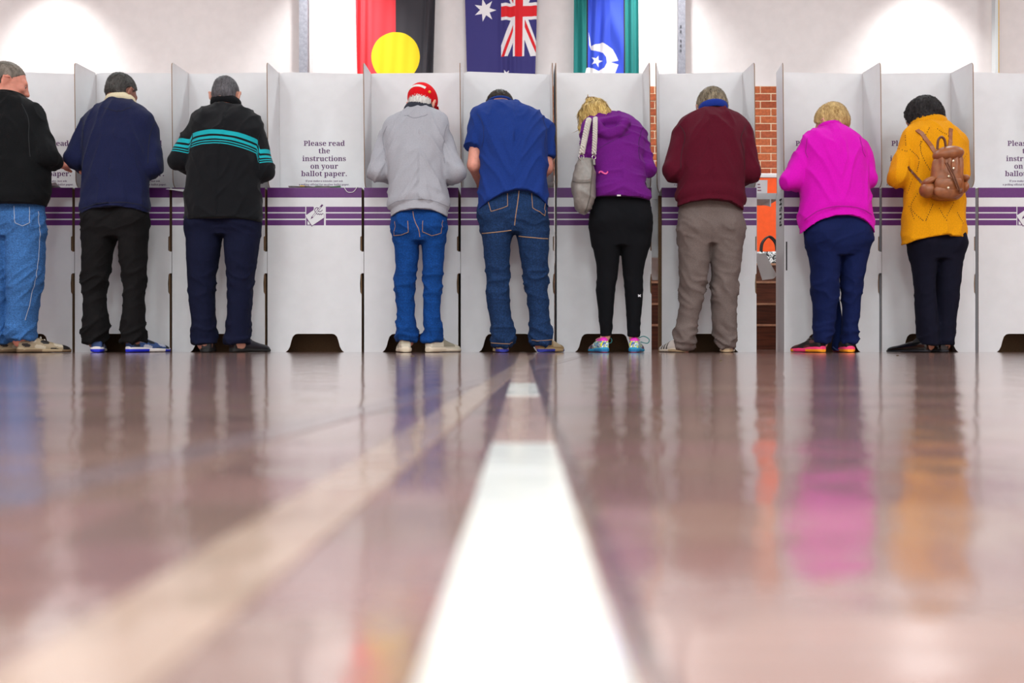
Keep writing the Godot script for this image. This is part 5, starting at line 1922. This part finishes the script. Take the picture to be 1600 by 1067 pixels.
	# yellow cardigan with a backpack
	var mustard := cloth(Color(0.85, 0.57, 0.02), 0.12, 12.0, 0.14, 0.1)
	var ink_navy := cloth(Color(0.055, 0.055, 0.12), 0.12, 7.0, 0.03, 0.0)
	w = person({
		"label": "person in long mustard yellow knit with dark curly hair, navy trousers", "z": 5.72, "top": mustard, "low": ink_navy, "wears": "cardigan",
		"torso": [[192, 1430, 1480], [198, 1420, 1490], [208, 1412, 1499], [222, 1411, 1503], [250, 1414, 1507], [300, 1413, 1506], [350, 1411, 1507], [385, 1410, 1509]], "deep": 0.13,
		"arms": [[[1422, 226, 5.86, 0.064], [1405, 276, 5.78, 0.067], [1442, 286, 6.05, 0.046]], [[1494, 222, 5.86, 0.064], [1501, 272, 5.80, 0.062], [1474, 286, 6.05, 0.046]]],
		"hem": [[1400, 366], [1411, 366], [1413, 366], [1415, 379], [1422, 380], [1432, 375], [1450, 371], [1475, 367], [1482, 366], [1484, 369], [1500, 370], [1512, 375]], "folds": PackedFloat32Array([0.008, 8.0, 2.2, 0.2, 10.0]),
		"seat": [[358, 1416, 1505], [385, 1421, 1505], [405, 1424, 1503]],
		"legs": [[[380, 1420, 1464], [410, 1425, 1462], [440, 1429, 1460], [470, 1431, 1461], [500, 1432, 1464], [520, 1434, 1465], [539, 1436, 1465]], [[380, 1462, 1506], [410, 1463, 1502], [440, 1464, 1499], [470, 1464, 1496], [495, 1465, 1493], [515, 1463, 1491], [539, 1463, 1489]]], "leg_folds": 0.004,
		"shoes": [[1451, 0.01, -38], [1476, 0.01, 3]], "shoe": {"mode": 0, "a": lin(0.05, 0.055, 0.075), "b": lin(0.06, 0.065, 0.085), "c": lin(0.05, 0.05, 0.07), "sa": lin(0.04, 0.04, 0.05), "sb": lin(0.04, 0.04, 0.05), "sc": lin(0.02, 0.02, 0.02), "sole": 0.018, "rough": 0.12, "low": 0.85, "size": 0.92},
		"head": {"at": [1441, 184, 5.99], "yaw": 0.4, "pitch": -0.45, "size": 0.97}, "skin": Color(0.66, 0.45, 0.36),
		"hair": ["bob", lin(0.045, 0.04, 0.045), lin(0.20, 0.18, 0.185), 0.007, 45.0, 1.0, 1400, 0.022],
		"collar": {"at": [1453, 207, 5.92], "rx": 0.108, "rz": 0.09, "h": 0.075, "flare": 0.018, "m": mustard}})
	eyelets(w)
	backpack(w)
	run_jobs()


func cap(w: Dictionary) -> void:
	var red := cloth(Color(0.83, 0.05, 0.10), 0.06, 8.0, 0.02, 0.0)
	var f := Field.new()
	f.ball(Vector3(0, 0.038, 0.010), Vector3(0.096, 0.100, 0.117), 0.01)
	f.planes.append(Plane(Vector3(0, -1, -0.05).normalized(), 0.006))
	var place := Transform3D(Basis(), -w.base) * (w.head as Transform3D)
	var o := part("cap", plain_mesh(f, 0.005, place), red, w.root)
	var brim := PackedVector2Array([Vector2(-0.085, 0.06), Vector2(-0.07, 0.15), Vector2(-0.03, 0.185), Vector2(0.03, 0.185), Vector2(0.07, 0.15), Vector2(0.085, 0.06)])
	part("brim", board(brim, 0.030, 0.035, null, null, place * Transform3D(Basis(Vector3.RIGHT, Vector3(0, -0.15, -1), Vector3.UP), Vector3.ZERO)), red, o)
	# the opening at the back with its strap, a brass buckle
	var gap := []
	for i in 13:
		var a := lerpf(-0.62, 0.62, i / 12.0)
		gap.append(a)
	var line := PackedVector3Array()
	var faces := PackedVector3Array()
	for a in gap:
		var way := Vector3(sin(a) - 0.12, 0.06 + 0.13 * cos(a * 2.2), cos(a)).normalized()
		var p: Variant = f.meet(Vector3(0, 0.038, 0.01) + way * 0.25, -way, 0.3)
		line.append(place * (p as Vector3))
		faces.append((place.basis * f.normal(p)).normalized())
	part("back_opening", strap(line, faces, 0.020, 0.0015), cloth(Color(0.88, 0.87, 0.85), 0.05, 20.0, 0.1, 0.0), o)
	var d := Vector3(0.72, -0.05, 0.70).normalized()
	var hit: Variant = f.meet(Vector3(0, 0.038, 0.01) + d * 0.25, -d, 0.3)
	if hit != null:
		var s := SphereMesh.new()
		s.radius = 0.009
		s.height = 0.018
		part("buckle", s, paint(Color(0.90, 0.66, 0.16), 0.4), o, place * (hit as Vector3))


func braid(pts: Array, r: float, turns: float) -> ArrayMesh:
	var line := smooth_line(pts, 0.006)
	var st := SurfaceTool.new()
	st.begin(Mesh.PRIMITIVE_TRIANGLES)
	for s in 3:
		var q := []
		for i in line.size():
			var a := TAU * (turns * i / line.size() + s / 3.0)
			q.append(line[i] + Vector3(cos(a), 0, sin(a) * 0.6) * r)
		st.append_from(tube(q, r * 0.75, 6), 0, Transform3D())
	return st.commit()


func ring(r: float, thick: float) -> TorusMesh:
	var m := TorusMesh.new()
	m.inner_radius = r - thick
	m.outer_radius = r + thick
	m.rings = 20
	m.ring_segments = 8
	return m


func handbag(w: Dictionary) -> void:
	var base := at(912, 333, 5.64)
	var t := thing("handbag", "grey leather shoulder bag with braided straps on the purple top", "bag", base)
	var grey := paint(Color(0.50, 0.475, 0.455), 0.38, 0.08, 6.0, 0.03)
	var place := Transform3D(Basis(), -base)
	var z := 5.66
	var f := Field.new()
	f.loft(px_rings([[247, 905, 926, z, 0.035], [252, 901, 928, z, 0.045], [265, 898, 929, z, 0.055], [283, 894, 930, z, 0.07], [300, 894, 930, z, 0.07], [318, 897, 928, z, 0.06], [329, 901, 922, z, 0.045], [334, 906, 917, z, 0.02]], z, z, 0.06, 0.06), 0.35)
	f.lift = fold.bind(PackedFloat32Array([0.007, 9.0, 4.0, 0.6, 2.0]))
	var o := part("body", plain_mesh(f, 0.006, place), grey, t)
	lay("seam", f, [[894, 283], [903, 285], [915, 285], [924, 284]], 5.3, 0.006, 0.003, paint(Color(0.34, 0.32, 0.30), 0.5), o, base)
	lay("seam", f, [[924, 250], [925, 265], [924, 284], [921, 310], [914, 331]], 5.3, 0.005, 0.003, paint(Color(0.34, 0.32, 0.30), 0.5), o, base)
	var cord := paint(Color(0.74, 0.71, 0.68), 0.5)
	var steel := paint(Color(0.72, 0.70, 0.68), 0.25)
	steel.metallic = 0.9
	part("strap", braid([at(909, 240, 5.62) - base, at(913, 220, 5.64) - base, at(919, 192, 5.70) - base, at(921, 186, 5.78) - base, at(922, 190, 5.93) - base], 0.011, 9.0), cord, t)
	part("strap", braid([at(928, 241, 5.62) - base, at(929.5, 215, 5.63) - base, at(930, 190, 5.69) - base, at(930, 184, 5.78) - base, at(929, 190, 5.93) - base], 0.009, 9.0), cord, t)
	for p in [[908.5, 245, 0.016], [928, 246, 0.012]]:
		part("ring", ring(p[2], 0.003), steel, t, at(p[0], p[1], 5.62) - base).rotation = Vector3(PI / 2, 0.4, 0)
		part("strap_tab", tube([at(p[0], p[1] + 3, 5.625) - base, at(p[0] + 0.5, p[1] + 12, 5.62) - base], 0.008), grey, t)
	t.set_meta("label", "grey leather shoulder bag with braided straps, hanging from the purple top")
	if w.is_empty():
		return


func eyelets(w: Dictionary) -> void:
	# rows of small holes in the knit
	var st := tool()
	var f: Field = w.top
	for l in [[[150, 310], [152, 372]], [[95, 392], [158, 412]], [[180, 400], [240, 465], [226, 545]], [[250, 350], [256, 430], [312, 535]], [[305, 262], [246, 372]], [[192, 598], [160, 690]], [[226, 695], [185, 790], [265, 872]], [[332, 765], [285, 872]], [[375, 792], [422, 872]], [[472, 755], [428, 838]], [[498, 820], [528, 892]], [[362, 262], [432, 312]], [[558, 430], [518, 505]], [[205, 860], [172, 780]]]:
		var px := []
		for p in l:
			px.append([1380.0 + p[0] / 4.27, 140.0 + p[1] / 4.27])
		var d := drape(f, px, w.near, 0.018)
		for i in d[0].size():
			var n: Vector3 = d[1][i]
			var x := n.cross(Vector3.UP).normalized() * 0.0026
			var y := Vector3.UP * 0.0038
			var c: Vector3 = d[0][i] + n * 0.0012 - w.base
			for s in 6:
				var a := TAU * s / 6
				var b := TAU * (s + 1) / 6
				for v in [c, c + x * cos(a) + y * sin(a), c + x * cos(b) + y * sin(b)]:
					st.add_vertex(v)
	part("eyelets", finish(st), paint(Color(0.22, 0.11, 0.01), 0.9), w.garment).set_meta("kind", "stuff")


func backpack(w: Dictionary) -> void:
	var z := 5.585
	var base := at(1478, 313, z)
	var t := thing("backpack", "small brown leather drawstring backpack worn on the mustard knit", "backpack", base)
	var place := Transform3D(Basis(), -base)
	var tan_m := paint(Color(0.56, 0.33, 0.19), 0.42, 0.14, 5.0, 0.03)
	var dark := paint(Color(0.40, 0.22, 0.12), 0.5, 0.12, 5.0)
	var brass := paint(Color(0.90, 0.85, 0.74), 0.25)
	brass.metallic = 0.7
	var f := Field.new()
	f.loft(px_rings([[238, 1464, 1500, z, 0.045], [250, 1458, 1502, z, 0.055], [270, 1456, 1503, z, 0.065], [288, 1453, 1505, z, 0.07], [300, 1451, 1505, z, 0.07], [308, 1455, 1502, z, 0.06], [313, 1464, 1494, z, 0.04]], z, z, 0.06, 0.06), 0.3)
	f.lift = func(p: Vector3, _n: Vector3) -> float: return 0.006 * sin(p.x * 150.0) * smoothstep(1.02, 1.10, p.y) * smoothstep(1.25, 1.17, p.y)
	part("body", plain_mesh(f, 0.0055, place), tan_m, t)
	var lid := Field.new()
	lid.ball(at(1481.5, 241, z - 0.005), Vector3(0.088, 0.047, 0.072), 0.01, Basis(Vector3.BACK, 0.12))
	lid.holes.append([at(1481.5, 246, z + 0.11), 0.09])
	part("lid", plain_mesh(lid, 0.005, place), tan_m, t)
	var front := Field.new()
	front.ball(at(1481, 298, z - 0.055), Vector3(0.082, 0.048, 0.030), 0.01)
	var fp := part("front_pocket", plain_mesh(front, 0.005, place), tan_m, t)
	var fl := Field.new()
	fl.ball(at(1482, 287, z - 0.055), Vector3(0.080, 0.062, 0.037), 0.01)
	fl.planes.append(Plane(Vector3(0, 1, 0), at(0, 279.5, z - 0.055).y))
	part("pocket_flap", plain_mesh(fl, 0.005, place), tan_m, fp)
	for s in [[1449.5, 297, 0.046, 0.046, 0.15], [1505, 293, 0.024, 0.036, -0.2]]:
		var sp := Field.new()
		sp.ball(at(s[0], s[1], z), Vector3(s[2], s[3], 0.055), 0.01, Basis(Vector3.BACK, s[4]))
		var po := part("side_pocket", plain_mesh(sp, 0.005, place), tan_m, t)
		var cover := Field.new()
		cover.ball(at(s[0] + (2.0 if s[0] < 1480 else 1.0), s[1] - 14, z), Vector3(s[2] * 0.95, 0.022, 0.056), 0.01, Basis(Vector3.BACK, 0.5 if s[0] < 1480 else -0.55))
		part("side_flap", plain_mesh(cover, 0.005, place), tan_m, po)
	part("handle", tube([at(1464.5, 233, z - 0.01) - base, at(1466, 219, z - 0.015) - base, at(1471, 214, z - 0.02) - base, at(1476, 219, z - 0.015) - base, at(1478, 233, z - 0.01) - base], 0.0075), dark, t)
	for l in [[[1477, 254], [1484, 268], [1492, 285], [1497, 297]], [[1480, 254], [1488, 268], [1495, 284], [1500, 298]]]:
		var q := []
		for p in l:
			q.append(at(p[0], p[1], z - 0.098) - base)
		part("drawstring", tube(q, 0.0042), dark, t)
	part("toggle", lathe(PackedVector2Array([Vector2(0, 0), Vector2(0.011, 0.004), Vector2(0.012, 0.028), Vector2(0.006, 0.034), Vector2(0, 0.034)])), dark, t, at(1501, 303, z - 0.1) - base)
	part("lid_tab", bevel_box(Vector3(0.024, 0.055, 0.008), 0.002), tan_m, t, at(1490, 258, z - 0.075) - base)
	for p in [[1482.5, 275.5, 0.072], [1481.8, 293.5, 0.094], [1490, 263, 0.081], [1489.5, 251.5, 0.079]]:
		var s := SphereMesh.new()
		s.radius = 0.0075
		s.height = 0.009
		part("stud", s, brass, t, at(p[0], p[1], z - p[2]) - base).rotation.x = PI / 2
	lay("shoulder_strap", w.top, [[1433, 203], [1441, 211], [1450, 222], [1459, 236], [1464, 243]], w.near, 0.025, 0.006, tan_m, t, base)
	lay("shoulder_strap", w.top, [[1486, 201], [1485, 212], [1483, 232], [1482, 242]], w.near, 0.024, 0.006, tan_m, t, base)
	lay("lower_strap", w.top, [[1418, 261], [1428, 272], [1440, 285], [1447, 291]], w.near, 0.014, 0.006, dark, t, base)


# ---------------------------------------------------------------- small things

func sheet_mesh(w: float, h: float, curl: float, twist: float) -> ArrayMesh:   # a sheet of paper in the xz plane, its near edge drooping
	var st := SurfaceTool.new()
	st.begin(Mesh.PRIMITIVE_TRIANGLES)
	st.set_smooth_group(0)
	var p := func(i: int, j: int) -> Vector3:
		var u := i / 10.0 - 0.5
		var v := j / 10.0
		return Vector3(u * w, 0.002 + curl * pow(v, 2.0) * (1.0 + twist * u) + 0.003 * sin(u * 5.0 + v * 4.0), v * h)
	for i in 10:
		for j in 10:
			quad(st, p.call(i, j), p.call(i + 1, j), p.call(i + 1, j + 1), p.call(i, j + 1))
	return finish(st)


func small_things() -> void:
	var white := paint(Color(0.92, 0.91, 0.92), 0.6)
	var green := paint(Color(0.55, 0.75, 0.58), 0.6)
	for s in [[80, 6.13, 0.21, 0.16, 0.02, "white ballot paper beside the hand of the person in black fleece", white], [300, 6.12, 0.20, 0.19, -0.035, "white ballot paper at the elbow of the teal-striped jumper", white], [490, 6.15, 0.26, 0.155, 0.006, "white paper lying on the shelf of the empty booth", white], [518, 6.13, 0.16, 0.13, 0.008, "pale green paper on the shelf of the empty booth", green], [853, 6.14, 0.09, 0.14, 0.03, "white ballot paper beside the arm of the blue T-shirt", white], [1404, 6.14, 0.14, 0.15, 0.012, "pale green paper beside the sleeve of the mustard knit", green]]:
		var t := thing("ballot_paper", s[5], "paper", Vector3(at(s[0], 0, s[1]).x, SHELF, -s[1]), "papers on the booth shelves")
		part("sheet", sheet_mesh(s[2], s[3], s[4], 0.5), s[6], t)
	# pencil stub and its string on the empty booth
	var p := thing("pencil", "short brown pencil with yellow end on the empty booth's shelf", "pencil", at(476, 291.5, 6.03))
	part("shaft", tube([Vector3(0, 0, 0), Vector3(0.07, -0.004, -0.02)], 0.0055, 6), paint(Color(0.22, 0.09, 0.06), 0.5), p)
	part("end", tube([Vector3(-0.028, 0.001, 0.008), Vector3(0, 0, 0)], 0.0058, 6), paint(Color(0.85, 0.66, 0.05), 0.5), p)
	var string := thing("string_loop", "white string hanging over the edge of the empty booth", "string", at(548, 293, FRONT))
	part("cord", tube([Vector3(-0.042, 0.004, -0.02), Vector3(-0.040, 0.0, 0.004), Vector3(-0.022, -0.026, 0.004), Vector3(0.0, -0.031, 0.004), Vector3(0.02, -0.025, 0.004), Vector3(0.04, 0.0, 0.004), Vector3(0.042, 0.004, -0.02)], 0.0022, 6), white, string)
	# notice on the far shelf
	var n := thing("notice", "white notice with red print on the shelf behind the maroon jumper", "notice", at(1190.5, 310, 6.5))
	part("sheet", board(PackedVector2Array([Vector2(-0.035, 0), Vector2(0.035, 0.0), Vector2(0.038, 0.125), Vector2(-0.032, 0.125)]), -0.003, 0.0), white, n)
	part("red_print", board(PackedVector2Array([Vector2(-0.03, 0.006), Vector2(0.03, 0.006), Vector2(0.03, 0.022), Vector2(-0.03, 0.022)]), 0.0002, 0.0008), paint(Color(0.85, 0.25, 0.12), 0.6), n)
	for i in 3:
		part("red_print", board(PackedVector2Array([Vector2(-0.03, 0.05 + 0.02 * i), Vector2(-0.005 - 0.004 * i, 0.05 + 0.02 * i), Vector2(-0.005 - 0.004 * i, 0.058 + 0.02 * i), Vector2(-0.03, 0.058 + 0.02 * i)]), 0.0002, 0.0008), paint(Color(0.55, 0.35, 0.42), 0.6), n)
	# dark pen on the far shelf in the other gap
	var pen := thing("black_pen", "black pen lying on the shelf behind the purple top's booth gap", "pen", at(1024, 307, 6.5))
	part("barrel", tube([Vector3(-0.05, 0, 0), Vector3(0.05, 0.006, 0.02)], 0.006), paint(Color(0.05, 0.05, 0.07), 0.4), pen)
	# navy bag on the floor between the trainers of the person in pink
	var z := 5.86
	var base := at(1309, 548, z)
	base.y = 0.0
	var bag := thing("cloth_bag", "folded navy cloth bag standing on the floor between pink-soled trainers", "bag", base)
	var f := Field.new()
	f.loft(px_rings([[466, 1308, 1312, z, 0.012], [480, 1306, 1313, z, 0.02], [510, 1303, 1315, z, 0.03], [535, 1300, 1317, z, 0.04], [546, 1300, 1317, z, 0.042], [549.2, 1302, 1315, z, 0.035]], z, z, 0.03, 0.03), 0.2)
	f.lift = fold.bind(PackedFloat32Array([0.006, 14.0, 2.0, 0.1, 5.0]))
	part("body", plain_mesh(f, 0.006, Transform3D(Basis(), -base)), cloth(Color(0.08, 0.14, 0.33), 0.1, 8.0, 0.03, 0.0), bag)
	part("piping", tube([at(1301, 542, z - 0.045) - base, at(1309, 547, z - 0.05) - base, at(1317, 542, z - 0.045) - base], 0.004), paint(Color(0.16, 0.22, 0.42), 0.7), bag)
	# specks on the floor
	for s in [[645, 557.0, 0.010], [1126, 564.0, 0.006], [1402.5, 556.0, 0.007]]:
		var d: float = EYE * FOCAL / (s[1] - 533.5)
		var c := thing("leaf_scrap", "tiny dark leaf scrap lying on the floor before the booths", "leaf", Vector3(at(s[0], 0, d).x, 0, -d), "leaf scraps on the floor")
		part("scrap", lathe(PackedVector2Array([Vector2(s[2], 0.0), Vector2(s[2] * 0.8, 0.003), Vector2(0.0, 0.005)]), 7), paint(Color(0.28, 0.22, 0.14), 0.9), c)
